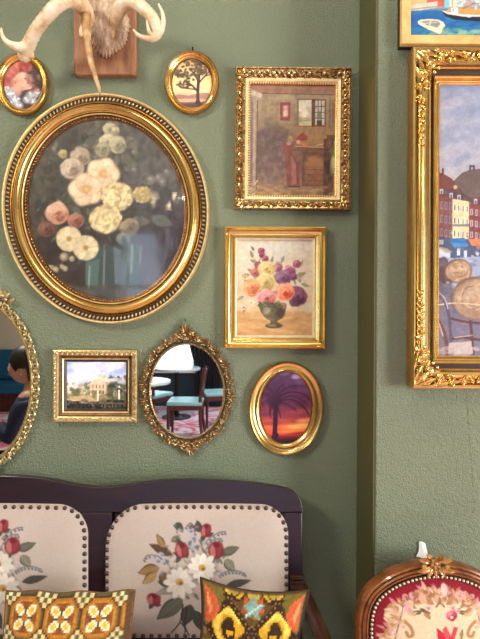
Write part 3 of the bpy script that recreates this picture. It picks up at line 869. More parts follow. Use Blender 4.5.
for q in range(4):
    L = W_ if q % 2 == 0 else H_; D2 = (H_ if q % 2 == 0 else W_) / 2
    n = int(round(L / 8.6))
    for i in range(n):
        t = -L / 2 + 6 + (L - 12) * (i + 0.5) / n
        def pl(u, v):                          # u along the side, v inwards from the outer edge
            return ((u, -D2 + v), (D2 - v, u), (-u, D2 - v), (-D2 + v, -u))[q]
        base = q * PI / 2; s_ = 1 if i % 2 else -1
        p = pl(t - 3.4, 5.6 - s_ * 2.4); g.leaf(p, base + s_ * 0.62, 8.2, 2.0, 2.6, 4.6, .35)
        p = pl(t - 2.6, 5.6 + s_ * 2.2); g.leaf(p, base - s_ * 0.25, 6.0, 1.5, 2.0, 4.8, .5)
        p = pl(t + 1.5, 5.4 - s_ * 2.2); g.scroll(p, base + s_ * 1.0, 1.7, .62, 1.1, s_, 6.0, .6, 12, 5)
        p = pl(t - 1, 5.6 + s_ * 3.3); g.ball((*p, 5.6), 1.0, (1, 1, .8), 7, 5)
    for v, r_ in ((3.2, 2.2), (6.5, 1.5)):
        p = ((-D2 * 0 - L / 2 + v + 1, -D2 + v + 1), (D2 - v - 1, -L / 2 + v + 1), (L / 2 - v - 1, D2 - v - 1), (-D2 + v + 1, L / 2 - v - 1))[q]
        g.ball((*p, 5.8), r_, (1, 1, .8), 8, 6)
    p = ((-L / 2 + 9.5, -D2 + 9.5), (D2 - 9.5, -L / 2 + 9.5), (L / 2 - 9.5, D2 - 9.5), (-D2 + 9.5, L / 2 - 9.5))[q]
    for da in (-.55, 0, .55): g.leaf(p, q * PI / 2 + PI * 1.25 + da, 10.5, 2.2, 2.4, 5.0, .35)
h.put(g, 'carved_leaves', GOLD_BROWN, smooth=50)
c = Cv(248, 80, 340, 198, 2.0, (140, 112, 80), 31)
c.grad([(82, (182, 130, 84)), (88, (160, 122, 86)), (92, (168, 148, 116)), (120, (158, 132, 98)), (136, (140, 106, 82)), (165, (126, 98, 84)), (180, (150, 118, 88)), (198, (168, 132, 92))])
c.rect(248, 80, 340, 90, (158, 114, 96), .8); c.line([(248, 90), (340, 91)], 1, (110, 74, 52), .8); c.line([(250, 86), (340, 87)], .7, (150, 100, 66), .6)
c.ell(268, 150, 20, 30, (104, 88, 88), 0, .75, .7); c.ell(276, 134, 14, 10, (94, 78, 76), 0, .6, .8)
c.poly([(248, 84), (262, 90), (260, 98), (257, 100), (257, 188), (248, 198)], (170, 150, 130), .85)
c.poly([(249, 86), (262, 91), (261, 95), (249, 91)], (206, 184, 156), .9); c.line([(257.5, 98), (257, 188)], 1.2, (96, 74, 62), .8); c.line([(252, 100), (252, 180)], 1.6, (120, 100, 90), .7); c.line([(254.5, 102), (254.5, 180)], .8, (200, 180, 156), .6)
c.line([(250, 188), (258, 179)], 1.6, (226, 200, 160), .8); c.line([(251, 196), (257, 190)], 1.6, (226, 196, 150), .8)
# hanging picture, window
c.rect(280.5, 99, 291, 117.5, (140, 70, 68)); c.rect(283, 102, 288.8, 114, (196, 132, 116)); c.ell(286, 110, 2.2, 3.2, (238, 210, 184), 0, .95, .5); c.ell(286, 104.5, 1.6, 1.6, (230, 190, 170), 0, .8, .5)
c.rect(298, 95.5, 327, 123.5, (130, 88, 56)); c.rect(299.2, 96.5, 312.5, 122.4, (232, 222, 190)); c.rect(299.2, 114, 312.5, 122.4, (196, 188, 140), .9); c.line([(300, 118), (311, 117)], 1.4, (150, 150, 96), .7)
c.rect(312.5, 95.5, 316, 123.5, (104, 60, 40)); c.rect(316, 97, 325.5, 122, (206, 204, 190))
for x in (319, 322.3): c.line([(x, 97), (x, 122)], .8, (96, 70, 50))
for y in (103, 109, 115): c.line([(316, y), (325.5, y)], .8, (96, 70, 50))
c.ell(320.5, 112, 2.4, 4.5, (126, 130, 84), 0, .8, .6); c.rect(317.8, 117, 323, 122.4, (84, 48, 40), .9)
c.line([(297, 124.5), (328, 124.5)], 1.6, (176, 130, 78), .9); c.rect(330, 94, 332, 126, (120, 92, 66), .6); c.rect(333, 96, 338, 120, (120, 84, 66), .5)
c.ell(316, 135, 22, 8, (196, 148, 82), 0, .55, .8)
# table
c.poly([(290, 143), (330, 144), (331, 149), (289, 148)], (126, 88, 66)); c.line([(291, 143.5), (330, 144.5)], 1, (222, 176, 116), .9)
c.poly([(304, 149), (329, 149.5), (329, 184), (303, 184)], (112, 74, 54), .75); c.ell(316, 163, 10, 10, (186, 130, 80), 0, .8, .35); c.rect(306, 163, 327, 182, (152, 104, 70), .7)
for y in (167, 172, 178): c.line([(304, y), (328, y + .6)], .8, (104, 66, 48), .6)
c.line([(318, 142.5), (324, 141)], 1, (240, 214, 160), .9)
c.rect(325, 136, 335, 194, (92, 62, 52), .85); c.poly([(325, 158), (333, 156), (336, 172), (330, 180)], (70, 46, 40), .8); c.ell(337, 158, 4.5, 14, (198, 186, 140), 10, .85, .5); c.ell(336, 148, 4, 6, (110, 110, 66), 0, .8, .6); c.rect(328, 132, 338, 137, (96, 64, 46), .8)
# the woman
c.poly([(284, 150), (291, 148), (299, 160), (301, 183), (288, 184), (287, 170)], (134, 74, 68)); c.poly([(292, 152), (297, 162), (298, 182), (293, 183)], (182, 118, 104), .8); c.line([(289, 156), (290, 182)], 1, (128, 52, 54), .7); c.line([(286, 184.5), (301, 184.5)], 1.5, (72, 44, 40), .9)
c.ell(290, 143, 6, 5.5, (150, 76, 66), -25, 1, .4); c.ell(291, 136.5, 3, 3, (230, 196, 110), 0, .95, .4); c.ell(289.5, 140.5, 2.6, 2, (240, 220, 180), 0, .8, .5)
c.poly([(296, 136), (304, 129), (309, 134), (308, 137), (300, 139)], (150, 74, 62)); c.poly([(296, 137), (304, 139), (312, 145), (305, 144)], (214, 120, 100), .9); c.ell(300, 139.5, 3, 2, (226, 160, 130), 20, .9, .5)
c.ell(271, 168, 11, 14, (116, 92, 92), 0, .6, .8); c.rect(261, 161, 282, 164, (136, 100, 96), .6)
c.dabs(250, 184, 338, 197, 120, [(186, 146, 98), (122, 90, 68), (206, 168, 116)], 2.2, 4, rot=0, a=.4)
c.dabs(258, 92, 300, 180, 60, [(168, 142, 112), (126, 104, 88)], 4, 2, rot=90, a=.22)
c.dabs(248, 80, 340, 196, 260, [(150, 124, 98), (112, 90, 76), (172, 146, 112), (130, 104, 92)], 3, 2.2, a=.16)
c.a = c.a * .92
c.noise(3, .14, 2); c.noise(1.2, .08, 3)
picture_rect(h, c, 1.4, 'picture', PAINT)

# ================================================================== E. the plain gold frame with a bowl of flowers
h = Hung('framed_picture', 'smooth gold frame with pink, orange and purple flowers in a bronze bowl', 'picture', 275.3, 287.5, 0.25, front=0.03)
W_, H_ = 102.6, 122.4
h.put(G().rect(W_, H_, [(.3, 0), (0, 6), (.3, 8), (1.4, 8.6), (2.0, 8.0), (2.4, 7.0), (4.2, 5.0), (6.2, 3.9), (7.4, 3.8), (7.6, 5.2), (8.4, 5.8), (10.2, 5.4), (10.9, 4.6), (11, 0)]), 'frame_moulding', GOLD, smooth=25)
h.put(G().rect(W_ - 21.6, H_ - 21.6, [(0, 4.0), (.7, 4.1), (2.2, 3.1), (2.4, 2.4), (2.4, 0), (0, 0)]), 'inner_slip', gold('white_gold_slip', (216, 202, 170), .5, .2, (200, 180, 140)), smooth=25)
c = Cv(234, 238, 315, 337, 2.0, (224, 204, 168), 41)
c.grad([(238, (226, 214, 190)), (262, (222, 206, 176)), (290, (216, 188, 146)), (310, (220, 188, 138)), (312.5, (206, 158, 96)), (325, (214, 166, 104)), (337, (204, 152, 92))])
c.ell(285, 250, 30, 10, (216, 216, 206), 0, .6, .9); c.ell(248, 262, 12, 20, (232, 220, 190), 0, .6, .9); c.ell(298, 262, 14, 22, (232, 214, 184), 0, .5, .9)
c.dabs(236, 240, 313, 310, 180, [(232, 220, 196), (210, 196, 164), (214, 206, 186), (226, 200, 160)], 5, 2, a=.25)
c.dabs(236, 312, 313, 336, 100, [(226, 182, 120), (196, 142, 80), (216, 172, 116)], 4, 4, rot=0, a=.35)
c.ell(288, 322, 14, 3, (170, 116, 66), -14, .5, .7)
for i in range(60):
    t = c.rs.uniform(0, 6.28); q = c.rs.random() ** .7
    c.leafy(273 + math.cos(t) * q * 28, 281 + math.sin(t) * q * 22, c.rs.uniform(5, 10), c.rs.uniform(0, 360), c.rs.uniform(2.5, 4.5), np.array(c.rs.choice([(150, 150, 108), (112, 118, 78), (176, 168, 122), (92, 100, 66), (190, 160, 130)])), None, .6)
# leaves
for x, y, L, an, col in ((258, 262, 9, 200, (150, 152, 110)), (253, 257, 8, 250, (122, 134, 96)), (250, 274, 9, 170, (160, 154, 104)), (296, 276, 12, -20, (150, 150, 104)), (302, 283, 9, 20, (170, 164, 120)), (300, 266, 8, -60, (160, 160, 120)), (280, 280, 9, 70, (104, 112, 72)), (262, 288, 8, 100, (92, 104, 66)), (244, 296, 8, 150, (170, 160, 108)), (282, 262, 8, -70, (150, 150, 116)), (272, 262, 7, -80, (140, 144, 100)), (268, 296, 8, 60, (84, 92, 60)), (290, 300, 8, 60, (100, 104, 70)), (254, 250, 6, 240, (110, 120, 96)), (246, 308, 6, 120, (150, 146, 96))):
    c.leafy(x, y, L, an, L * .45, col, np.array(col) * .75, .85)
c.curve([(258, 262), (262, 255), (261, 250)], .8, (120, 120, 80), .8); c.curve([(290, 276), (296, 266), (297, 261)], .8, (120, 120, 80), .8)
for x, y, r, col in ((261.5, 250, 3, (160, 84, 96)), (262, 254, 2.6, (140, 70, 88)), (265.5, 258, 3, (168, 92, 104)), (258.5, 264.5, 3.4, (156, 76, 86)), (255, 272, 4, (190, 110, 100)), (278.5, 267, 4, (170, 100, 116)), (297.5, 263, 3.6, (170, 86, 106)), (291, 271, 4.5, (160, 90, 116)), (289, 267.5, 3, (190, 116, 130)), (294, 276, 3.4, (140, 74, 104))):
    c.rose(x, y, r * 1.3, col, np.array(col) * .6, np.clip(np.array(col) * 1.3, 0, 255))
c.rose(267, 268, 10.6, (226, 202, 126), (176, 138, 70), (246, 230, 170), .82); c.rose(266, 282, 11, (214, 194, 118), (160, 128, 66), (240, 224, 160), .95)
c.rose(284, 277, 8.6, (132, 84, 114), (82, 46, 76), (168, 122, 148)); c.rose(252, 287, 9, (230, 154, 92), (184, 92, 56), (248, 196, 136), 1.1)
c.rose(298.5, 296, 10.4, (124, 68, 92), (76, 38, 62), (160, 104, 124), 1.1); c.rose(286, 291.5, 11.2, (240, 150, 104), (198, 76, 50), (252, 192, 150), .9); c.ell(286.5, 294, 2.6, 2.4, (196, 56, 38), 0, .9, .5)
c.rose(267, 297.5, 11, (228, 138, 136), (176, 70, 76), (246, 190, 180), .88); c.ell(267.5, 299, 2.4, 2, (170, 44, 54), 0, .9, .5)
c.daisy(245, 277, 3.4, (236, 196, 120), (180, 110, 50), 6); c.daisy(251.5, 302.5, 4, (240, 226, 180), (206, 160, 60), 6); c.daisy(244, 307.5, 3.6, (232, 196, 150), (150, 70, 50), 6)
# the bowl
c.poly(spline([(259.5, 303), (261, 311), (266, 318), (271, 321), (270, 324), (267, 326), (283, 326), (280, 323), (278, 321), (283, 318), (286, 311), (286.5, 303), (274, 306)], 5, True), (104, 92, 62))
c.ell(274.5, 326, 8.6, 2.6, (92, 76, 50), 0, 1, .2); c.ell(272, 325.4, 4, 1, (176, 150, 96), 0, .7, .6); c.ell(267.5, 310, 3.6, 5, (170, 160, 118), 20, .75, .8); c.ell(281, 312, 5, 6, (66, 54, 38), 0, .7, .7); c.ell(273, 305, 12, 2.4, (60, 54, 36), 0, .7, .6)
c.dabs(260, 302, 287, 306, 20, [(92, 100, 60), (60, 66, 40), (170, 110, 96)], 2, 1.6, a=.7)
c.dabs(236, 240, 313, 336, 200, [(216, 196, 160), (190, 150, 110), (236, 222, 196)], 2.2, 2, a=.12)
c.a = c.a * .93
c.noise(2.5, .08, 4)
picture_rect(h, c, 1.8, 'picture', OILS)

# ================================================================== F. the little landscape
h = Hung('framed_picture', 'little gilt framed landscape of a pale ruined hall under a cloudy sky', 'picture', 94.6, 386.2, 0.2, front=0.025)
W_, H_ = 85.4, 73
h.put(G().rect(W_, H_, [(.3, 0), (0, 5), (.6, 6.8), (2, 7.4), (4.6, 7.0), (5.8, 6.2), (6.2, 5.0), (6.2, 0)]), 'frame_moulding', GOLD_CREAM, smooth=28)
h.put(G().rect(W_ - 11.6, H_ - 11.6, [(0, 5.6), (1.4, 3.6), (3.0, 2.8), (3.2, 0), (0, 0)]), 'brown_scoop', gold('brown_gold_scoop', (140, 102, 62), .4, .5, (96, 64, 36)), smooth=28)
h.put(G().rect(W_ - 18, H_ - 18, [(0, 3.6), (.5, 4.0), (1.3, 3.4), (1.5, 2), (0, 2)]), 'inner_line', GOLD_PALE, smooth=28)
h.put(G().rect(W_ - 20.6, H_ - 20.6, [(0, 2.6), (.8, 2.6), (2.4, 1.4), (2.4, 0), (0, 0)]), 'dark_slip', DARKLINE, smooth=28)
g = G()
for q in range(4):
    L = W_ if q % 2 == 0 else H_; D2 = (H_ if q % 2 == 0 else W_) / 2; n = int(L / 5.2)
    for i in range(n):
        u = -L / 2 + 3 + (L - 6) * (i + .5) / n
        def pl(u, v): return ((u, -D2 + v), (D2 - v, u), (-u, D2 - v), (-D2 + v, -u))[q]
        b_ = q * PI / 2
        g.leaf(pl(u - 2.2, 3.2), b_ + .5, 4.4, 1.0, 1.0, 6.9, .3, 5); g.leaf(pl(u - 2.2, 3.2), b_ - .5, 4.4, 1.0, 1.0, 6.9, .3, 5); g.ball((*pl(u + 1.6, 3.2), 7.2), .7, (1, 1, .8), 6, 4)
    p = ((-L / 2 + 3.4, -D2 + 3.4), (D2 - 3.4, -L / 2 + 3.4), (L / 2 - 3.4, D2 - 3.4), (-D2 + 3.4, L / 2 - 3.4))[q]
    g.ball((*p, 7.0), 2.3, (1, 1, .6), 8, 6)
h.put(g, 'carved_leaves', GOLD_CREAM, smooth=50)
c = Cv(61, 357, 129, 414, 2.3, (170, 176, 200), 51)
c.grad([(359, (150, 166, 204)), (374, (186, 196, 218)), (388, (222, 206, 196)), (394, (206, 190, 170)), (396, (150, 140, 120)), (404, (96, 96, 84)), (412, (58, 60, 58))])
for x, y, rx, ry, col, a in ((84, 368, 12, 4, (236, 228, 232), .8), (96, 364, 16, 3, (232, 222, 226), .7), (78, 376, 12, 5, (238, 226, 224), .8), (112, 366, 13, 4, (226, 206, 206), .8), (72, 366, 6, 3, (206, 210, 226), .6), (90, 378, 10, 3, (232, 214, 206), .7), (120, 362, 8, 3, (232, 216, 216), .7)): c.ell(x, y, rx, ry, col, -12, a, .7)
c.dabs(62, 384, 90, 398, 40, [(120, 120, 92), (150, 140, 110), (98, 104, 84)], 2, 1.5, a=.6); c.ell(74, 394, 4, 4, (104, 104, 76), 0, .8, .5)
c.poly([(88, 397), (88, 384), (92, 380), (110, 381), (112, 385), (112, 398)], (206, 182, 156)); c.poly([(94, 381), (96, 377), (105, 377), (107, 381)], (216, 190, 162)); c.poly([(96, 378), (97, 375), (100, 373.5), (103, 375), (104, 378)], (176, 156, 136)); c.poly([(104, 382), (112, 386), (112, 398), (104, 398)], (150, 128, 108), .7)
for x in (91, 94.5, 98, 101.5, 106): c.line([(x, 386), (x, 389)], 1, (120, 98, 84), .8); c.line([(x, 391.5), (x, 395)], 1.1, (120, 98, 84), .8)
c.dabs(108, 378, 128, 402, 130, [(92, 100, 82), (72, 82, 70), (120, 122, 98), (60, 66, 60)], 2.2, 1.6, a=.6); c.dabs(86, 393, 114, 402, 60, [(84, 88, 68), (120, 112, 84), (160, 140, 110)], 1.8, 1.6, a=.6)
c.poly([(66, 398), (86, 396), (100, 404), (90, 408), (70, 402)], (196, 172, 136), .7); c.line([(64, 400), (90, 405)], 1.4, (222, 196, 160), .6)
for x, y in ((96, 398), (117.5, 397)): c.line([(x, y - 4.5), (x, y + 3)], 1.8, (222, 212, 196), .9); c.ell(x, y - 5.5, 1, 1, (226, 216, 200), 0, .9, .4)
c.dabs(62, 402, 128, 413, 120, [(54, 58, 54), (84, 84, 72), (110, 104, 84), (40, 44, 46)], 2.2, 2.2, rot=0, a=.6)
c.dabs(62, 360, 128, 384, 40, [(238, 232, 236), (150, 168, 208), (206, 204, 222)], 4, 3, rot=-8, a=.3)
for i in range(14): x = 70 + i * 3.9 + c.rs.uniform(-1, 1); c.line([(x, 405), (x, 408.5)], 1.1, (52, 44, 44), .85); c.ell(x, 404.3, .7, .7, (150, 110, 96), 0, .8, .4)
c.noise(2.4, .12, 2)
c.a = np.clip((c.a - 128) * 1.3 + 128, 6, 250)
picture_rect(h, c, .9, 'picture', PAINT_MATT)

# ================================================================== H. the ornate oval mirror
h = Hung('oval_mirror', 'small oval mirror in a pierced antique brass scroll frame, between the landscape and the palm', 'mirror', 186.6, 391.5, -2, front=0.02)
MA, MB = 36.6, 46.8
h.put(G().oval(MA + 2.4, MB + 2.4, [(0, 0), (0, 2.4), (.8, 3.6), (1.6, 3.8), (2.4, 3.2), (2.6, 0)], 120), 'inner_rim', BRONZE)
g = G()
for i in range(110):
    t = 2 * PI * i / 110
    x, y = (MA + .6) * math.cos(t), (MB + .6) * math.sin(t)
    g.ball((x, y, 4.0), 1.15, (1.3, .65, 1), 6, 4, Matrix.Rotation(math.atan2((MB) * math.cos(t), -MA * math.sin(t)) + .7, 3, 'Z'))
h.put(g, 'rope_beading', BRONZE, smooth=180)
g = G(); NS = 20
for i in range(NS):
    t = 2 * PI * (i + .5) / NS
    def at(q, s_, dz=0): return ((MA + s_) * math.cos(q), (MB + s_) * math.sin(q))
    x, y = at(t, 3.2); out = math.atan2(MA * math.sin(t), MB * math.cos(t))
    tall = 1.0 + .22 * (i % 2)
    for s_ in (-1, 1):
        p = at(t + s_ * .06, 3.0); g.scroll(p, out + s_ * .55, 3.3 * tall, .85, 1.15, s_, 2.2, 1.2, 14, 5)
        p = at(t + s_ * .10, 5.2); g.leaf(p, out + s_ * .95, 6.0, 1.2, 1.6, 2.4, .5, 5)
        p = at(t + s_ * .03, 7.0); g.leaf(p, out + s_ * .42, 5.4 * tall, 1.2, 1.8, 2.6, .5, 5)
    p = at(t, 5.4); g.leaf(p, out, 7.2 * tall, 1.3, 2.2, 2.6, .5, 6)
    p = at(t, 4.4); g.ball((*p, 3.6), 1.3, (1, 1, .8), 7, 5)
    p = at(t + PI / NS, 5.2); g.ball((*p, 3.0), 1.1, (1, 1, .8), 7, 5); q = at(t + PI / NS, 2.6); g.tube([(*q, 2), (*p, 2.6)], .8, 5)
    # the outer band tying the scrolls together
    g.tube([(*at(t - .17 + .34 * w / 6, 6.0 + 1.5 * math.sin(PI * w / 6)), 2.0) for w in range(7)], .8, 5)
def crest(yb, sgn, w, hgt):
    for s_ in (-1, 1):
        g.scroll((s_ * 2, yb), (PI / 2 - s_ * .9) * sgn, 4.2, 1.2, 1.1, s_ * sgn, 2.6, 1.2, 16, 6)
        g.scroll((s_ * 7.5, yb - sgn * 1.5), (PI / 2 - s_ * .45) * sgn, 3.4, 1.0, 1.1, -s_ * sgn, 2.4, 1.0, 14, 6)
        g.leaf((s_ * 4, yb - sgn * 1), (PI / 2 - s_ * .75) * sgn, 9, 2.2, 2.4, 2.6, .5)
        g.leaf((s_ * 9, yb - sgn * 3), (PI / 2 - s_ * 1.05) * sgn, 7.5, 1.8, 2.2, 2.6, .5)
    for a_ in (-.8, -.45, -.15, .15, .45, .8): g.leaf((0, yb + sgn * 1.0), (PI / 2 + a_) * sgn, hgt * (1 - .28 * abs(a_)), 1.5, 2.4, 3.0, .5)
    g.ball((0, yb + sgn * 1.5, 4.4), 2.0, (1, 1, .8), 8, 6)
crest(MB + 8, 1, 18, 15); crest(-MB - 6.5, -1, 18, 13)
h.put(g, 'pierced_scrollwork', BRONZE, smooth=50)
picture_oval(h, None, MA + .6, MB + .6, 2.4, 'mirror_glass', mirror_mat(), 30)
hk = Hung('wall_hook', 'tiny green topped pin above the pierced brass mirror', 'hook', 185.5, 320, 0, front=0.01)
hk.put(G().ball((0, 0, 3), 1.3, (.8, 1.6, 1), 8, 6), 'pin_head', plain('green_enamel', (40, 96, 66), .3)); hk.put(G().tube([(0, 0, 0.1), (0, 0, 3)], .5, 6), 'pin', plain('dark_iron', (30, 28, 26), .4, .6))
nl = Hung('nail', 'small dark nail above the oval tree picture', 'nail', 192.6, 48.6, 0, front=0.01)
tag(nl.put(G().tube([(0, 0, 0.1), (0, 0.6, 3)], .55, 7).ball((0, .7, 3.1), 1.0, (1, 1, .5), 8, 5), 'shank', plain('dark_iron', (30, 28, 26), .4, .6)))

# ================================================================== I. the large mirror cut by the left edge of the photo
h = Hung('oval_mirror', 'large oval mirror in a pale gold lacy frame at the left edge', 'mirror', -33.5, 383.5, 0, front=0.025)
MA, MB = 62, 84.5
h.put(G().oval(MA + 2.6, MB + 2.6, [(0, 0), (0, 2.4), (.8, 3.6), (1.9, 3.4), (2.8, 2.6), (3.0, 0)], 140), 'inner_rim', GOLD_CREAM)
picture_oval(h, None, MA + .4, MB + .4, 2.2, 'mirror_glass', mirror_mat(), 30)
g = G(); NS = 38
# parametrise evenly along the rim
tt = np.linspace(0, 2 * PI, 2001); ds = np.hypot(np.diff(MA * np.cos(tt)), np.diff(MB * np.sin(tt))); cum = np.concatenate([[0], np.cumsum(ds)])
for i in range(NS):
    t = float(np.interp((i + .5) / NS * cum[-1], cum, tt))
    out = math.atan2(MA * math.sin(t), MB * math.cos(t))
    tx, ty = -math.sin(out), math.cos(out)
    bx, by = MA * math.cos(t), MB * math.sin(t)
    def at(u, v): return (bx + tx * u + math.cos(out) * v, by + ty * u + math.sin(out) * v)
    ring = [(*at(3.9 * math.cos(w), 5.8 + 2.9 * math.sin(w)), 3.0 + .8 * math.sin(w)) for w in np.linspace(0, 2 * PI, 15)[:-1]]
    g.tube(ring, 1.1, 6, closed=True)
    for s_ in (-1, 1):
        g.leaf(at(s_ * 5.0, 4.0), out + s_ * .55, 5.0, 1.5, 1.8, 2.4, .4, 5)
        g.leaf(at(s_ * 1.5, 7.6), out + s_ * 1.0, 4.4, 1.3, 1.8, 2.8, .4, 5)
    g.ball((*at(0, 8.4), 3.6), 1.3, (1, 1, .8), 7, 5); g.ball((*at(5.8, 4.2), 3.2), 1.3, (1, 1, .8), 7, 5)
    g.leaf(at(0, 3.6), out, 4.2, 1.1, 1.4, 3.0, .4, 5)
h.put(g, 'lace_border', GOLD_CREAM, smooth=50)
g = G()
for s_ in (-1, 1):
    for (x, y, a_, R_) in ((10, 88, .9, 5.5), (22, 87, .5, 5.0), (33, 84, .3, 4.6)):
        g.scroll((s_ * x, y), PI / 2 - s_ * a_, R_, 1.4, 1.2, s_, 3.4, 1.4, 16, 6)
    for (x, y, a_, L) in ((6, 90, .35, 14), (14, 90, .7, 12), (24, 88, .8, 11), (34, 84, .9, 11), (30, 89, .3, 9), (39, 80, 1.0, 10)):
        g.leaf((s_ * x, y), PI / 2 - s_ * a_, L, 2.6, 3.0, 3.0, .45)
    for (x, y) in ((18, 93), (28, 90), (38, 84), (8, 96)): g.ball((s_ * x, y, 5), 1.9, (1, 1, .8), 8, 6)
for a_ in (-.6, -.2, .2, .6): g.leaf((0, 92), PI / 2 + a_, 17, 2.6, 3, 3.4, .45)
h.put(g, 'crest', GOLD_CREAM, smooth=50)

# ================================================================== J. the large gold frame on the right
RW, RH = 268.0, 342.5
h = Hung('framed_painting', 'large ornate gold frame with a harbour town painting, on the right', 'painting', 412 + RW / 2, 218.2, 0.25, wall=WALL_R, front=0.05)
h.put(G().rect(RW, RH, [(1.2, 0), (.3, 9), (0, 14.6), (.9, 14.6), (1.2, 0)]), 'frame_side', plain('ochre_bole_edge', (150, 104, 44), .42, .35, .12), smooth=25)
h.put(G().rect(RW, RH, [(.6, 10), (.1, 15), (.8, 17.6), (2.2, 18.4), (3.8, 17.6), (4.5, 15.6), (5.0, 12.6), (6.4, 12.6), (7.8, 14.2), (11, 15.8), (14, 16.2), (16.4, 15), (17.2, 13.2), (18.0, 13.4), (19.2, 14.2), (20, 13), (20.2, 4)]), 'frame_moulding', GOLD, smooth=25)
BOLE = plain('red_brown_bole', (96, 52, 22), .4, .3, .15)
h.put(G().rect(RW - 9.2, RH - 9.2, [(0, 13.2), (2.2, 13.4), (2.2, 12), (0, 12)]), 'groove_line', BOLE, smooth=25)
h.put(G().rect(RW - 33.6, RH - 33.6, [(0, 13.9), (1.0, 13.7), (1.0, 12), (0, 12)]), 'groove_line', BOLE, smooth=25)
h.put(G().rect(RW - 39.8, RH - 39.8, [(0, 7.5), (4.8, 6.2), (4.8, 0), (0, 0)]), 'dark_channel', DARKLINE, smooth=25)
h.put(G().rect(RW - 48.8, RH - 48.8, [(0, 5), (.4, 8.6), (1.6, 9.2), (2.6, 8.4), (3.2, 6.4), (4.6, 6.6), (5.8, 5.6), (6.8, 6.6), (7.8, 5.6), (8.4, 3), (8.6, 0), (0, 0)]), 'inner_slip', GOLD, smooth=25)
g = G(); rr = random.Random(9)
def corner(mx, my):
    """scrolls and shells of one corner; mirrored by mx, my"""
    def M(x, y): return (mx * (RW / 2 - x * (1.08 if x < 30 else 1.0)), my * (RH / 2 - y * (1.08 if y < 30 else 1.0)))
    def A(a_):  # direction, measured from the outer corner inwards
        return math.atan2(-my * math.sin(a_), -mx * math.cos(a_))
    f = mx * my
    for (x, y, a_, L, W2, H2) in ((4, 4, .78, 20, 4.4, 4), (3, 7, 1.15, 18, 3.4, 3.4), (7, 3, .42, 18, 3.4, 3.4), (3, 18, 1.4, 20, 2.8, 3.2), (18, 3, .17, 20, 2.8, 3.2), (12, 14, 1.2, 15, 3, 3), (14, 12, .37, 15, 3, 3), (6, 34, 1.5, 17, 2.6, 3), (34, 6, .07, 17, 2.6, 3), (10, 26, 1.9, 8, 2, 2.4), (26, 10, -.3, 8, 2, 2.4)):
        g.leaf(M(x, y), A(a_), L, W2, H2, 16.5, .3, 9)
    for (x, y, a_, R_, s_) in ((5, 22, 1.0, 5, 1), (22, 5, .57, 5, -1), (13, 22, 1.9, 4, -1), (22, 13, -.3, 4, 1), (4, 36, 1.2, 4, 1), (36, 4, .37, 4, -1), (14, 34, 2.0, 3, -1), (34, 14, -.4, 3, 1), (6, 48, 1.4, 3, 1), (48, 6, .17, 3, -1)):
        g.scroll(M(x, y), A(a_), R_, 1.35, 1.15, s_ * f, 17.0, 1.4, 18, 6)
    g.ball((*M(17, 17), 18), 4.6, (1, 1, .65), 12, 8); g.ball((*M(10, 10), 18.4), 3.0, (1, 1, .6), 10, 7)
    for (x, y) in ((24, 20), (20, 24), (8, 28), (28, 8), (12, 42), (42, 12)): g.ball((*M(x, y), 17.6), 1.9, (1, 1, .7), 8, 6)
    # the trailing garlands down both sides
    for j in range(7):
        q = 52 + j * 7.2
        for (x, y, b_) in ((9, q, PI / 2), (q, 9, 0)):
            s_ = 1 if j % 2 else -1; d = 1 - .06 * j
            g.leaf(M(x, y), A(b_ + s_ * .5), 8 * d, 1.9, 2.2, 15.8, .4, 6); g.leaf(M(x, y), A(b_ - s_ * .8), 6 * d, 1.5, 2, 15.8, .4, 6)
            g.ball((*M(x + (2.6 * s_ if b_ else 3), y + (3 if b_ else 2.6 * s_)), 16.6), 1.5 * d, (1, 1, .8), 8, 5)
            g.scroll(M(x, y), A(b_ + s_ * 1.5), 2 * d, .7, 1.1, s_ * f, 16.0, .6, 12, 5)
for mx in (-1, 1):
    for my in (-1, 1):
        g = G(); corner(mx, my); h.put(g, 'corner_carving', GOLD, smooth=50)
# centre ornaments of the long rails
for (x, y, b_) in ((0, RH / 2 - 10.5, 0), (0, -RH / 2 + 10.5, 0)):
    g = G()
    for s_ in (-1, 1):
        for w in range(5): g.leaf((s_ * w * 7, y), (0 if s_ > 0 else PI) + (.5 if w % 2 else -.5), 9, 2.2, 2.4, 15.8, .4); g.ball((s_ * (w * 7 + 3), y + (2 if w % 2 else -2), 16.6), 1.7, (1, 1, .8), 8, 5)
    h.put(g, 'rail_carving', GOLD, smooth=50)

X1 = 412 + RW - 27
c = Cv(434, 76, X1, 364, 1.5, (160, 164, 178), 61)
c.grad([(76, (124, 134, 164)), (84, (128, 138, 166)), (120, (138, 146, 172)), (150, (160, 160, 176)), (172, (172, 166, 172)), (210, (150, 140, 140)), (250, (160, 160, 170)), (300, (120, 110, 120)), (345, (150, 134, 128)), (360, (188, 172, 162))])
c.dabs(436, 86, X1, 176, 240, [(150, 152, 172), (168, 166, 178), (124, 134, 164), (178, 172, 176), (140, 150, 176)], 8, 2.2, rot=-18, a=.25)
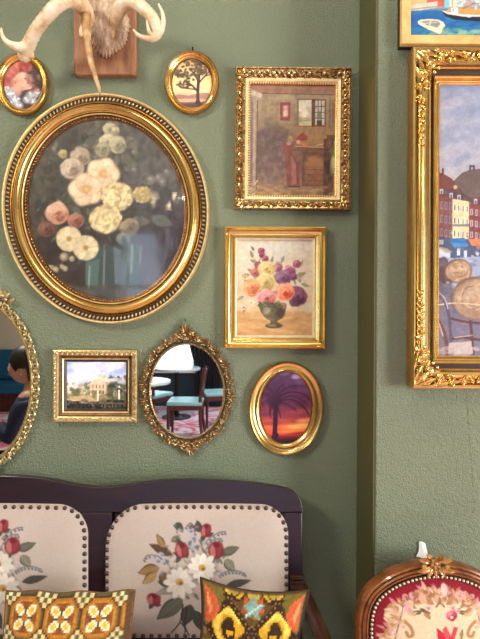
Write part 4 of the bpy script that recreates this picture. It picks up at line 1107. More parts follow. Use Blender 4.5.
# hill and far roofs
c.poly([(454, 182), (464, 172), (472, 169), (500, 166), (540, 172), (560, 184), (640, 186), (680, 190), (680, 240), (450, 240)], (106, 88, 82)); c.line([(472, 169), (472, 165.5), (476, 165.5), (476, 169)], 2, (84, 72, 72))
c.poly([(436, 171), (444, 173), (453, 178), (461, 188), (466, 196), (466, 204), (436, 202)], (116, 66, 62)); c.line([(444, 173), (444, 168.5)], 2, (92, 58, 56))
c.poly([(470, 200), (484, 196), (520, 200), (520, 214), (470, 212)], (120, 62, 58))
def house(x0, x1, y0, y1, col, win, rows, cols, roof=None, frame=(220, 214, 200)):
    c.poly([(x0, y0), (x1, y0 + (x1 - x0) * .16), (x1, y1), (x0, y1)], col)
    c.dabs(x0, y0 + 4, x1, y1, int((x1 - x0) * 3), [np.array(col) * .88, np.array(col) * 1.1], 1.6, 2, rot=0, a=.4, inside=lambda x, y: y > y0 + (x - x0) * .16)
    dx = (x1 - x0) / cols; dy = (y1 - y0 - 4) / rows
    for r_ in range(rows):
        for q in range(cols):
            x, y = x0 + dx * (q + .25), y0 + 5 + dy * r_ + (dx * (q + .5)) * .12
            c.rect(x, y, x + dx * .55, y + dy * .56, frame, .9); c.rect(x + .7, y + .8, x + dx * .55 - .5, y + dy * .5, win, .9)
house(436, 454, 196, 242, (122, 74, 74), (86, 78, 96), 3, 4, frame=(156, 130, 136))
house(454, 471, 199, 243, (226, 200, 150), (70, 60, 66), 3, 4, frame=(238, 226, 196))
house(471, 486, 204, 243, (132, 66, 66), (104, 92, 112), 3, 3, frame=(206, 190, 190)); c.rect(454, 225, 471, 227.5, (112, 104, 124), .9)
house(486, 504, 200, 243, (176, 110, 80), (80, 70, 80), 3, 4); house(504, 524, 204, 243, (206, 186, 150), (80, 70, 80), 3, 4); house(524, 548, 200, 243, (128, 72, 70), (90, 80, 90), 3, 5); house(548, 572, 206, 243, (150, 160, 170), (70, 70, 80), 3, 5); house(572, 600, 202, 243, (190, 140, 90), (80, 70, 70), 3, 5); house(600, 655, 206, 243, (140, 80, 76), (80, 76, 90), 3, 8)
c.poly([(436, 194), (455, 198), (471, 202), (488, 205), (488, 201), (470, 197), (462, 190), (436, 188)], (94, 66, 70)); 
for x, y in ((441, 189), (451, 193), (459, 195), (476, 199)): c.rect(x, y, x + 3.4, y + 5, (188, 188, 196)); c.rect(x + .8, y + 1.6, x + 2.8, y + 4.6, (84, 92, 116))
c.ell(457, 187, 2, 2, (220, 190, 150), 0, .8, .5)
# awnings, stalls, water front
c.rect(436, 240, X1, 262, (78, 84, 108)); 
c.poly([(451, 240), (466, 239), (471, 246), (455, 248)], (40, 112, 176)); c.poly([(452, 244), (470, 245), (471, 248), (456, 249)], (70, 146, 206), .7); c.poly([(470, 240), (486, 240), (492, 247), (474, 247)], (226, 122, 80)); c.poly([(500, 240), (522, 240), (528, 247), (504, 247)], (60, 120, 110)); c.poly([(540, 240), (566, 240), (572, 248), (545, 248)], (190, 60, 60))
c.rect(436, 238, 446, 250, (64, 74, 104)); c.rect(439, 241, 445, 246, (180, 186, 196), .7); c.poly([(436, 248), (444, 250), (452, 254), (452, 262), (436, 262)], (188, 196, 212)); c.poly([(437, 247), (449, 250), (455, 254), (447, 254)], (166, 150, 130), .9)
c.rect(456, 249, 471, 261, (70, 90, 136)); c.rect(459, 250, 462, 257, (214, 220, 226)); c.rect(466, 252, 469, 260, (206, 196, 196)); c.dabs(474, 247, X1, 262, 90, [(206, 210, 220), (70, 84, 120), (120, 120, 140), (180, 100, 80)], 2, 1.6, a=.7)
c.poly([(436, 258), (456, 260), (480, 258), (X1, 260), (X1, 300), (436, 300)], (150, 162, 188)); c.dabs(436, 259, X1, 300, 160, [(186, 196, 216), (110, 126, 160), (206, 206, 210), (90, 100, 130)], 3, 2.4, rot=0, a=.5)
# wicker cafe chairs in front
W1, W2 = (164, 130, 102), (194, 164, 130)
c.poly([(436, 262), (446, 258), (450, 262), (444, 300), (440, 360), (436, 360)], (92, 78, 94)); c.ell(448, 300, 9, 34, (96, 88, 108), -8, .9, .4); c.ell(444, 276, 5, 8, (84, 64, 70), 0, .9, .5)
c.poly([(440, 300), (486, 300), (500, 360), (436, 360)], (112, 104, 124)); c.rect(455, 306, 470, 318, (72, 96, 150), .7)
def wicker(cx, cy, rx, ry):
    c.ell(cx, cy, rx, ry, (112, 76, 56), -8, 1, .1); c.ell(cx + .5, cy + .6, rx - 1.5, ry - 1.5, W1, -8, 1, .15); c.ell(cx + 2, cy - 3, rx * .66, ry * .6, W2, -10, .7, .8); c.ell(cx + 4, cy + ry * .45, rx * .6, ry * .4, (150, 104, 76), 0, .6, .8)
    for i in range(70):
        t = c.rs.uniform(0, 6.28); q = c.rs.random() ** .5 * .85
        c.ell(cx + math.cos(t) * q * rx, cy + math.sin(t) * q * ry, rx * .14, .7, np.array(W2 if i % 2 else (148, 108, 78)) * c.rs.uniform(.9, 1.08), math.degrees(t) + 90, .6, .4)
wicker(460, 273, 14.5, 12.5); wicker(478, 301, 25, 22); wicker(540, 290, 22, 20); wicker(596, 300, 24, 21); wicker(640, 284, 18, 16)
c.ell(449, 284, 5, 3, (70, 56, 56), 0, .8, .4); c.ell(449.5, 285, 2.2, 1.4, (170, 140, 110), 0, .8, .5)
c.curve([(436, 309), (447, 307), (460, 306), (486, 308)], 1, (228, 198, 160), .9)
BR = (96, 52, 50)
for dx in (0, 70, 132):
    c.line([(453 + dx, 322), (466 + dx, 325), (486 + dx, 327)], 2.4, BR); c.line([(452 + dx, 343), (466 + dx, 341), (484 + dx, 344)], 2.6, BR); c.line([(473 + dx, 325), (476 + dx, 358)], 3, BR)
    c.curve([(437 + dx, 322), (443 + dx, 330), (448 + dx, 344), (449 + dx, 358)], 4, (112, 62, 58)); c.curve([(436 + dx, 320), (441 + dx, 328), (445 + dx, 340)], .9, (226, 200, 186), .8); c.curve([(437 + dx, 296), (446 + dx, 304), (451 + dx, 320), (453 + dx, 345)], 3, (90, 76, 92))
    c.curve([(438 + dx, 293), (446 + dx, 301), (450 + dx, 312)], .9, (220, 206, 206), .7)
c.poly([(451, 347), (474, 345), (476, 358), (450, 358)], (206, 184, 172), .8); c.line([(457, 341.5), (475, 339)], .9, (216, 196, 186), .8)
c.dabs(436, 352, X1, 360, 60, [(206, 188, 178), (170, 150, 146), (222, 206, 196)], 3, 3, rot=0, a=.4)
c.dabs(436, 190, X1, 360, 500, [(140, 118, 122), (110, 96, 110), (180, 160, 150)], 2.6, 2.4, a=.14)
c.a = c.a * .86 + c.a.mean(2, keepdims=True) * .12
c.noise(5, .08, 1); c.noise(1.4, .09, 2)
h.cx -= 4; h.cy += 3                                  # where the picture sits behind the deep moulding
picture_rect(h, c, 4.6, 'painting_surface', OILS)

# ================================================================== K. boats in a plain wooden frame, top right
BW, BH = 180.0, 128.0
h = Hung('framed_painting', 'plain pale wood frame with boats on blue water, cut by the top edge', 'painting', 402.2 + BW / 2, 43.6 - BH / 2, 0.4, wall=WALL_R, front=0.035)
h.put(G().rect(BW, BH, [(.5, 0), (0, 9), (.4, 10.6), (1.2, 11), (9.2, 9.6), (10.2, 8.4), (10.4, 0)]), 'frame_moulding', wood('pale_gilt_wood', (206, 160, 92), (232, 194, 126), .4, 5, (3, 3, 3)), smooth=25)
h.put(G().rect(BW + 1.0, BH + 1.0, [(0, 0), (0, 5), (1.6, 5), (1.6, 0)]), 'edge_shadow', DARKLINE, smooth=25)  # dark strip standing in for the thin shadow round the frame
c = Cv(409, -75, 401.5 + BW - 8, 38, 1.6, (46, 96, 150), 71)
c.grad([(-75, (170, 196, 216)), (-30, (206, 206, 190)), (-6, (196, 190, 172)), (4, (140, 150, 150)), (8, (54, 104, 152)), (16, (34, 92, 156)), (26, (50, 110, 150)), (38, (70, 130, 134))])
for i in range(9): x = 410 + i * 19; c.rect(x, -48 + (i * 7) % 11, x + 18, 3, ((206, 170, 120), (190, 96, 80), (222, 206, 180), (150, 160, 180))[i % 4]); c.dabs(x + 2, -42, x + 16, -4, 10, [(80, 80, 96), (236, 230, 214)], 2, 1.5, rot=90, a=.8)
c.poly([(409, 2), (440, -2), (440, 4), (424, 7), (409, 8)], (196, 188, 168)); c.line([(411, 6.5), (440, 3)], 1, (120, 116, 108), .8)
c.dabs(410, 8, 572, 36, 220, [(24, 84, 152), (56, 118, 172), (34, 100, 150), (70, 140, 150)], 3, 3.5, rot=0, a=.4)
c.dabs(430, 26, 572, 37, 120, [(110, 160, 140), (140, 176, 146), (70, 136, 140), (160, 180, 150)], 3, 2.6, rot=-12, a=.5); c.ell(440, 33, 6, 2, (40, 104, 140), 0, .6, .6)
c.poly([(420, 18.5), (423, 16.5), (432, 15.8), (441, 16.4), (446, 19), (448, 22.5), (447, 28), (442.5, 30.6), (432, 26.6), (421, 21)], (226, 216, 180)); c.poly([(422.5, 18.6), (432, 17), (441, 17.6), (443.5, 20.5), (440, 24.5), (430, 22.6)], (140, 136, 124)); c.line([(433, 17.5), (432, 23), (436, 24)], 1, (222, 212, 180)); c.poly([(421, 21), (432, 26.6), (442.5, 30.6), (443.5, 27.5), (432, 23.8)], (240, 226, 176), .9); c.line([(424, 20.4), (440, 19)], .7, (200, 196, 180)); c.poly([(446, 24), (449, 22), (447.5, 27), (444, 30)], (70, 96, 110), .7)
c.poly([(444, 8), (448, 12.5), (456, 16), (480, 18), (540, 17), (552, 8), (500, 12), (470, 12), (456, 11)], (40, 42, 56)); c.poly([(444, 7), (450, 10.6), (466, 13), (500, 13.4), (548, 10), (548, 8.4), (500, 11.5), (466, 11)], (230, 224, 204)); c.poly([(448, 8), (452, 5), (490, 5), (540, 6), (520, 11), (470, 11)], (214, 150, 84)); c.rect(454, 4, 461, 11, (232, 232, 226)); c.rect(455, 5, 457, 8, (150, 160, 176)); c.line([(455, 4), (455, -60)], 1.3, (196, 150, 96)); c.line([(470, 8), (474, -66)], 1.6, (206, 150, 90)); c.line([(466, 5), (478, -1), (512, 4)], 1.2, (150, 96, 60)); c.ell(472, 12.5, 2.6, 1.5, (226, 226, 220), 0, .9, .4)
c.rect(447, -4, 452, 4, (110, 190, 206)); c.dabs(462, -10, 520, 4, 40, [(230, 220, 200), (206, 130, 80), (110, 170, 190)], 2, 2, a=.7); c.poly([(474, -60), (510, 0), (478, -1)], (226, 214, 186), .8)
c.noise(3, .08, 2)
picture_rect(h, c, 6.0, 'painting_surface', OILS)

# ================================================================== the mounted antlers
ap = P(105, 36, 0)
t = thing('mounted_antlers', 'deer antlers with a furry skull patch on a brown wooden plaque', 'antlers', (ap.x, 0, ap.z))
o_ = (ap.x, 0, ap.z)
PLQ = wood('plaque_wood', (112, 72, 46), (164, 114, 76), .45, 7, (6, 6, 1.2))
def rrect(x0, y0, x1, y1, r, Y, n=5):
    pts = []
    for cx, cy, a0 in ((x1 - r, y1 - r, 0), (x0 + r, y1 - r, 90), (x0 + r, y0 + r, 180), (x1 - r, y0 + r, 270)):
        for i in range(n + 1):
            a_ = math.radians(a0 + 90 * i / n); pts.append(P(cx + r * math.cos(a_), cy + r * math.sin(a_), Y))
    return pts
f_ = rrect(73.5, -48, 136.5, 74.5, 3.5, -0.030); b_ = [Vector((p.x, -0.001, p.z)) for p in f_]
G().prism(f_, b_).build('plaque', PLQ, t, off=o_, smooth=0, bevel=0.004)
# hide covered skull patch: a lumpy dome with a ragged lower edge
outl = [(93, -14), (88, 0), (85.5, 14), (84, 26), (84.5, 38), (90, 40), (93, 47), (98, 53), (104, 57.5), (110, 57), (116, 52), (122, 48), (126.5, 42), (128, 34), (130, 26), (127, 12), (124, 0), (119, -14)]
outl = spline(outl, 6, True); g = G(); rows = []
for i in range(26):
    r_ = 1 - i / 25.0; row = []
    for j, (x, y) in enumerate(outl):
        cx, cy = 106.5, 20
        wob = 1 + .035 * math.sin(j * 1.9) * (1 if r_ > .7 else 0)
        px, py = cx + (x - cx) * r_ * wob, cy + (y - cy) * r_ * wob
        hgt = 0.030 + 0.062 * (1 - r_ ** 2.2) ** .55 + 0.003 * math.sin(px * .33 + 1) * math.cos(py * .21) * (1 - r_ ** 4) - 0.0004 * max(0, py - 20) * (1 - r_)
        row.append(P(px, py, -hgt))
    rows.append(row)
g.grid(rows, cu=True)
k = N('deer_hide'); tc = k.add('ShaderNodeTexCoord'); mp = k.add('ShaderNodeMapping'); mp.inputs['Scale'].default_value = (3, 3, 1); k.link(tc.outputs['Object'], mp.inputs['Vector'])
n1 = k.add('ShaderNodeTexNoise', Scale=22.0, Detail=8.0, Roughness=.75); k.link(mp.outputs[0], n1.inputs['Vector'])
k.link(k.ramp(n1.outputs['Fac'], [(.3, (134, 104, 80)), (.48, (184, 154, 124)), (.66, (222, 202, 174))]), k.b.inputs['Base Color']); k.b.inputs['Roughness'].default_value = .9; k.bump(n1.outputs['Fac'], 1.0, .004)
sk = g.build('skull_patch', k.m, t, off=o_, smooth=180)
# tufts of hair over the hide
g = G(); rr = random.Random(3)
for i in range(90):
    j = rr.randrange(len(outl)); r_ = rr.random() ** .6 * .97
    px, py = 106.5 + (outl[j][0] - 106.5) * r_, 20 + (outl[j][1] - 20) * r_
    hgt = 0.030 + 0.062 * (1 - r_ ** 2.2) ** .55 - 0.0004 * max(0, py - 20) * (1 - r_)
    a_ = P(px, py, -hgt + .002); b2 = P(px + rr.uniform(-1, 1) + (px - 106) * .03, py + rr.uniform(1.0, 3.0), -hgt - rr.uniform(-.001, .0015)); 
    g.tube([a_, (a_ + b2) / 2 + Vector((0, -.002, 0)), b2], [.0011, .0009, .0002], 3)
tag(g.build('hide_hair', k.m, sk, off=o_, smooth=180), kind='stuff')
k = N('antler_bone'); tc = k.add('ShaderNodeTexCoord'); n1 = k.add('ShaderNodeTexNoise', Scale=16.0, Detail=6.0, Roughness=.6); k.link(tc.outputs['Object'], n1.inputs['Vector'])
k.link(k.ramp(n1.outputs['Fac'], [(.3, (176, 136, 88)), (.5, (222, 198, 158)), (.7, (242, 230, 204))]), k.b.inputs['Base Color']); k.b.inputs['Roughness'].default_value = .45; k.bump(n1.outputs['Fac'], .5, .003); BONE = k.m
k = N('antler_tine_brown'); tc = k.add('ShaderNodeTexCoord'); n1 = k.add('ShaderNodeTexNoise', Scale=24.0, Detail=6.0); k.link(tc.outputs['Object'], n1.inputs['Vector'])
k.link(k.ramp(n1.outputs['Fac'], [(.3, (120, 78, 44)), (.55, (186, 144, 94)), (.75, (226, 200, 156))]), k.b.inputs['Base Color']); k.b.inputs['Roughness'].default_value = .45; k.bump(n1.outputs['Fac'], .5, .003); TINE = k.m
def horn(name, pts, parent, mat):
    """pts: (px, py, Y, radius in photo px)"""
    q = spline(pts, 9); P3 = [P(a[0], a[1], a[2]) for a in q]
    rad = [a[3] * (a[2] - CAM.y) / FOC * (1 + .05 * math.sin(i * 2.3)) for i, a in enumerate(q)]
    g = G(); g.tube(P3, rad, 14); g.ball(P3[0], rad[0] * .98, nu=12, nv=8); g.ball(P3[-1], rad[-1], nu=10, nv=6)
    return g.build(name, mat, parent, off=o_, smooth=180)
an = horn('antler', [(89, 24, -.07, 6.6), (86, 12, -.10, 7.6), (79, 3, -.14, 8.2), (70, -1, -.17, 7.8), (60, 3, -.18, 7.2), (48, 15, -.17, 6.6), (37, 29, -.15, 6.2), (29, 44, -.12, 6.6), (24.5, 55, -.10, 6.8)], t, BONE)
horn('tine', [(86, 10, -.10, 5.2), (86, 22, -.13, 4.6), (87, 36, -.15, 3.9), (89, 52, -.16, 3.4), (92, 66, -.165, 2.8), (96, 79, -.16, 2.2), (99, 88, -.155, 1.8), (100, 94.5, -.15, 1.1)], an, TINE)
horn('tine', [(28, 46, -.12, 5.0), (19, 47, -.13, 4.6), (11, 44.5, -.145, 3.4), (5, 40, -.155, 2.4), (2, 34, -.16, 1.6), (1.4, 28.5, -.16, .9)], an, BONE)
horn('tine', [(84, 24, -.06, 2.6), (81.5, 30, -.065, 2.4), (81, 35, -.065, 1.8)], an, BONE)
horn('tine', [(26, 52, -.10, 4), (31, 56, -.10, 3.0), (32, 51, -.11, 1.6)], an, BONE)
an = horn('antler', [(115, 27, -.07, 5.4), (116.5, 17, -.10, 6.2), (121, 7, -.13, 7.0), (128, 1.5, -.15, 7.0), (136, 3, -.16, 6.6), (144, 9, -.165, 6.4), (151.5, 17, -.165, 6.2), (156.5, 26, -.16, 6.0), (157, 34, -.155, 5.0), (152, 38.5, -.155, 3.6), (144, 38, -.16, 2.6), (137.5, 34.6, -.17, 1.9), (133.6, 30, -.175, 1.0)], t, BONE)
horn('tine', [(156.5, 34, -.155, 4.4), (161, 31, -.16, 3.2), (163.4, 22, -.17, 2.4), (162.4, 13, -.175, 1.8), (158.8, 4.5, -.175, 1.0)], an, BONE)
horn('tine', [(152.5, 37, -.155, 3.0), (149.5, 32.5, -.165, 2.0), (147.6, 26, -.17, 1.4), (146.8, 20.5, -.175, .8)], an, BONE)
horn('tine', [(117, 26, -.07, 3.2), (114, 33, -.085, 2.2), (113, 38, -.09, 1.2)], an, TINE)

# the white scrap of paper on the wall
p0 = P(421, 549, WALL_R)
def wp(px, py, d=.002): q = P(px, py, WALL_R); return (q.x - p0.x, -d, q.z - p0.z)
g = G(); g.grid([[wp(418.2, 541, .004), wp(420.5, 540.2, .007), wp(424.5, 542.6, .004)], [wp(418.6, 546, .003), wp(421.5, 546, .006), wp(425.8, 548, .004)], [wp(418.0, 551, .003), wp(422, 551.6, .005), wp(427, 553, .004)], [wp(415.5, 555.6, .004), wp(421, 556.8, .005), wp(428, 557.2, .003)]])
o = g.build('paper_scrap', plain('white_paper', (240, 240, 236), .7), smooth=0, solid=.0012); o.location = (p0.x, WALL_R - .001, p0.z)
tag(o, 'torn white paper scrap stuck to the green wall above the red chair', 'paper')

# ================================================================== the settee
MAHO = wood('dark_mahogany', (24, 10, 20), (44, 20, 26), .36, 4, (1, 6, 9), coat=.0)
MAHO_RED = wood('worn_mahogany', (42, 23, 14), (78, 44, 24), .3, 5, (6, 1, 6), coat=.2)
NAIL = plain('antique_nail_brass', (88, 72, 62), .35, .7, .15, 300)
pl = Plane(97, 485, -0.095, 9.5); Q = pl.Q
fc = Q(97, 560)
so = (fc.x, -0.36, 0.0)
st = thing('settee', 'dark mahogany settee with two cream needlework back panels edged in nails', 'settee', so)
def slab(pts, name, mat, off0=0.0, off1=-0.035, parent=None, bevel=.004):
    return G().prism([Q(x, y, off0) for x, y in pts], [Q(x, y, off1) for x, y in pts]).build(name, mat, parent or st, off=so, smooth=0, bevel=bevel)
# the top rail: a long wave, both ends rounded (drawn for the right half and mirrored about x = 97)
top = [(97, 487.5), (108, 487.2), (122, 486), (140, 483.2), (160, 481), (180, 480), (205, 480.3), (230, 481.3), (255, 483.6), (274, 486.2), (288, 489.5), (296, 494), (300.6, 500.5), (302.4, 509)]
topL = [(97, 487.5), (86, 486.6), (72, 484.4), (56, 481), (40, 478.4), (24, 476.8), (6, 476), (-20, 476), (-46, 478), (-70, 482), (-88, 487), (-100, 494), (-106, 503), (-108, 512)]
tp = spline(top, 5); tl = spline(topL, 5)
slab([(302.4, 512)] + tp[::-1] + tl[1:] + [(-108, 512.5)], 'top_rail', MAHO)
slab([(302.4, 512.6), (302.6, 590), (302.6, 655), (284, 655), (284, 512.6)], 'side_stile', MAHO)
slab([(-108, 513), (-90, 513), (-90, 655), (-108, 655)], 'side_stile', MAHO)
slab([(82, 512.6), (112, 512.6), (111, 655), (84, 655)], 'center_stile', MAHO, bevel=.002)
slab([(-89.5, 630), (83, 630), (83, 655), (-89.5, 655)], 'bottom_rail', MAHO); slab([(112, 630), (283.5, 630), (283.5, 655), (112, 655)], 'bottom_rail', MAHO)
slab([(-89, 513), (81, 513), (81, 629), (-89, 629)], 'back_board', MAHO, -.012, -.03); slab([(113, 513), (283, 513), (283, 629), (113, 629)], 'back_board', MAHO, -.012, -.03)
# carved ends of the stiles where the arms start
for sx in (1, -1):
    def X(x): return x if sx > 0 else 194 - x
    g = G()
    for y, hh in ((577, 2.2), (581.5, 1.4), (586, 2.4)):
        a_ = [Q(X(290), y - hh, .010), Q(X(303.5), y - hh, .010), Q(X(303.5), y + hh, .010), Q(X(290), y + hh, .010)]; b_ = [Q(X(290), y - hh, -.002), Q(X(303.5), y - hh, -.002), Q(X(303.5), y + hh, -.002), Q(X(290), y + hh, -.002)]
        g.prism(a_, b_)
    g.build('carved_block', MAHO_RED, st, off=so, smooth=0, bevel=.002)

def bouquet(c, ox, oy, extra=False):
    """needlework flowers; coordinates are those of the right panel"""
    def q(*p): return [(x + ox, y + oy) for x, y in p]
    G1, G2, G3 = (98, 98, 82), (72, 70, 60), (128, 122, 102)
    B1, B2 = (150, 116, 70), (88, 62, 44)
    # sprigs
    def sprig(pts, n=6, side=1):
        s_ = spline(q(*pts), 6); c.line(s_, .9, (96, 92, 92), .9)
        for i in range(2, len(s_), max(1, len(s_) // n)):
            x, y = s_[i]; c.ell(x, y + side * 2.0, 1.5, 1.2, (120, 122, 136), 30, .85, .4); c.ell(x + .4, y + side * 2.6, .8, .6, (62, 58, 66), 0, .8, .4)
    sprig([(168, 560), (160, 553), (150, 552), (146, 556)]); sprig([(206, 540), (212, 534), (220, 530), (226, 529)], 5); sprig([(219, 572), (226, 568), (236, 567), (245, 570)], 7); sprig([(186, 526), (192, 521), (196, 530), (194, 546)], 7); sprig([(204, 552), (212, 538), (222, 536)], 5)
    # leaves
    for x, y, L, an, w_, col, ed in ((174, 552, 26, 205, 9, B2, None), (166, 545, 16, 240, 7, B1, G2), (161, 564, 22, 165, 12, B1, B2), (158, 569, 18, 140, 9, (176, 140, 84), B2), (184, 525, 10, 190, 8, G1, G2), (182, 536, 10, 175, 7, G3, G2), (184, 530, 12, 235, 6, G2, None), (189, 555, 24, 240, 10, G2, None), (221, 551, 20, -20, 9, G1, G2), (225, 556, 15, 50, 10, G3, G2), (226, 582, 26, -12, 8, G2, None), (200, 530, 12, 260, 8, G2, None), (166, 568, 14, 100, 9, (120, 92, 58), B2), (184, 594, 34, 140, 16, G1, G2), (192, 600, 24, 108, 14, G2, (56, 56, 50)), (186, 590, 20, 200, 8, (84, 90, 78), G2), (178, 584, 22, 165, 8, (150, 140, 130), None), (196, 606, 26, 70, 12, G2, None), (172, 582, 14, 200, 6, G2, None), (212, 586, 20, 30, 10, G1, G2)):
        c.leafy(x + ox, y + oy, L, an, w_, col, np.array(col) * 1.25, 1, ed)
    c.curve(q((184, 600), (181, 618), (172, 630)), 1.2, (52, 46, 44)); c.curve(q((188, 604), (186, 622), (190, 634)), 1.2, (52, 46, 44)); c.curve(q((181, 618), (186, 626), (184, 634)), 1, (52, 46, 44))
    for x, y, rx, ry in ((194, 535, 4, 3), (190, 541, 4, 3), (196, 543, 4, 3), (191, 528, 3.5, 2.6), (182, 528, 3, 2), (159, 557, 4, 2.5), (168, 557, 4, 3), (163, 551, 3, 2)):
        c.ell(x + ox, y + oy, rx, ry, (176, 178, 188), 20, .9, .3); c.ell(x + ox + 1, y + oy + 1, rx * .5, ry * .5, (110, 110, 122), 0, .8, .4)
    # the finer stitched detail between the flowers
    for _ in range(90):
        t = c.rs.uniform(0, 6.28); r_ = c.rs.random() ** .6
        x, y = 192 + math.cos(t) * 34 * r_ + ox, 560 + math.sin(t) * 36 * r_ + oy
        k_ = c.rs.randrange(3)
        if k_ == 0: c.ell(x, y, 2.0, 1.4, (150, 148, 156), c.rs.uniform(0, 180), .55, .4)
        else: c.leafy(x, y, c.rs.uniform(4, 9), c.rs.uniform(0, 360), c.rs.uniform(1.6, 3.4), (G1, G2, G3, B2, (140, 128, 112))[c.rs.randrange(5)], None, .6)
    # rose buds
    for x, y, w_, hh, rt in ((206.5, 528, 5.2, 6.6, 15), (183, 547, 6.6, 7.8, -8), (216.5, 547, 7.6, 8.4, 8), (155.5, 595.5, 7.2, 6, 40)):
        for k_ in (-50, 0, 50): c.leafy(x + ox, y + oy + hh * .9, hh * 1.3, 90 + k_ + 180 + rt, 4, G2)
        c.leafy(x + ox - 1, y + oy + hh * .6, hh * 1.2, 120, 5, G2); c.ell(x + ox, y + oy, w_, hh, (128, 38, 46), rt, 1, .2); c.curve(q((x - w_ * .7, y), (x - w_ * .2, y - hh * .5), (x + w_ * .6, y - hh * .2)), .9, (214, 150, 140), .7); c.ell(x + ox - w_ * .35, y + oy + .5, w_ * .45, hh * .75, (190, 112, 106), rt - 8, .9, .4); c.ell(x + ox + w_ * .4, y + oy - hh * .1, w_ * .4, hh * .8, (148, 52, 56), rt + 8, .9, .4); c.ell(x + ox + w_ * .05, y + oy - hh * .55, w_ * .4, hh * .3, (110, 24, 38), rt, .9, .4); c.line(q((x - w_ * .1, y - hh * .4), (x + w_ * .12, y + hh * .7)), .9, (104, 26, 38), .8)
    # daisies
    ds = [(181, 578, 16, 11), (203, 564, 15, 12)]
    if extra: ds.append((207.5, 588, 16, 12))
    for x, y, r_, n_ in ds:
        c.ell(x + ox, y + oy, r_ * .9, r_ * .85, (92, 84, 74), 0, .7, .5)
        c.daisy(x + ox, y + oy, r_, (236, 226, 210), (206, 158, 76), n_, .2, (196, 184, 170), .22)
def panel_cv(x0, x1, ox, oy, extra, seed):
    c = Cv(x0, 498, x1, 642, 1.75, (198, 180, 166), seed)
    c.noise(30, .05, 1)
    bouquet(c, ox, oy, extra)
    c.a = c.a * .96 + (c.a.mean(2, keepdims=True) * .9 + 8) * .04
    # the woven ground: fine rows of stitches
    st_ = vnoise(c.h, c.w, 1.0, seed) - .5
    c.a *= (1 + .07 * st_)[..., None]
    return c
NEEDLE = painted('needlework_cloth', .85, 0, weave=.0006, wscale=360)
def back_panel(xa, xb, c, mirror):
    """domed upholstered panel with a rounded, nailed edge; big corner towards the outside of xa when mirror"""
    ya, yb = 503.0, 637.0
    def edges(y):
        # left and right limits of the panel at this height
        def ins(y, r):
            if y < ya + r: return r - math.sqrt(max(0, r * r - (ya + r - y) ** 2))
            if y > yb - 8: return 8 - math.sqrt(max(0, 64 - (y - yb + 8) ** 2))
            return 0
        big, sml = ins(y, 44), ins(y, 30)
        return (xa + big * .9, xb - sml * .95) if not mirror else (xa + sml * .95, xb - sml * 1.02)
    def crown(x):                       # the top edge rises gently in the middle
        return 0.9 * ((x - (xa + xb) / 2) / ((xb - xa) / 2)) ** 2
    g = G(); rows = []; cols = []
    NV, NU = 170, 220
    vs = [0.5 - 0.5 * math.cos(PI * i / NV) for i in range(NV + 1)]
    us = np.linspace(-1, 1, NU + 1)
    pxs = np.zeros((NV + 1, NU + 1)); pys = np.zeros_like(pxs)
    for i, v in enumerate(vs):
        y = ya + (yb - ya) * (0.4 * v + 0.6 * i / NV)
        l, r = edges(y); row = []
        for j, u in enumerate(us):
            x = (l + r) / 2 + u * (r - l) / 2
            d = min((x - l), (r - x), (y - ya) * 1.0, yb - y)
            hgt = .006 + .016 * (1 - math.exp(-max(d, 0) / 9.0)) + .012 * math.sin(PI * (y - ya) / (yb - ya)) * max(0, 1 - u * u)
            if d <= 0.01: hgt = -.004
            yy = y + crown(x) * (1 - (y - ya) / (yb - ya)) * 2
            row.append(Q(x, yy, hgt)); pxs[i, j] = x; pys[i, j] = yy
        rows.append(row)
    g.grid(rows); g.c = c.sample(pxs, pys).reshape(-1, 3)
    pn = g.build('back_panel', NEEDLE, st, off=so, smooth=180)
    # outline for the nails
    path = []
    for i in range(0, 201): y = yb - 3 - (yb - ya - 3) * i / 200.0; path.append((edges(y)[0] + 2.6, max(y, ya + 3.2)))
    l, r = edges(ya + .05); path += [(l + (r - l) * i / 60.0, ya + 3.2) for i in range(61)]
    for i in range(0, 201): y = ya + (yb - ya - 3) * i / 200.0; path.append((edges(y)[1] - 2.6, max(y, ya + 3.2)))
    l, r = edges(yb - .5); path += [(r - 3 - (r - l - 6) * i / 60.0, yb - 3.4) for i in range(61)]
    path = [(x, y + crown(x) * (1 - (y - ya) / (yb - ya)) * 2) for x, y in path]
    # even spacing along the outline; the joins between its runs are skipped over
    spots = []
    for (x, y) in path:
        if all(math.hypot(x - a_, y - b_) >= 7.3 for a_, b_ in spots[-3:] + spots[:1]): spots.append((x, y))
    me = None
    rw = (Q(200, 560) - Q(199, 560)).length
    for (x, y) in spots:
        p_ = Q(x, y, .0125)
        if me is None:
            g = G().ball((0, 0, 0), 2.25 * rw, (1, .75, 1), 10, 6); o = g.build('nail_head', NAIL, pn, smooth=180); me = o.data
        else:
            o = bpy.data.objects.new('nail_head', me); COL.objects.link(o); o.parent = pn
        o.location = p_ - Vector(so)
back_panel(-93, 88.5, panel_cv(-96, 92, -199.5, -4, True, 81), True)
back_panel(105.5, 288.5, panel_cv(102, 292, 0, 0, False, 82), False)
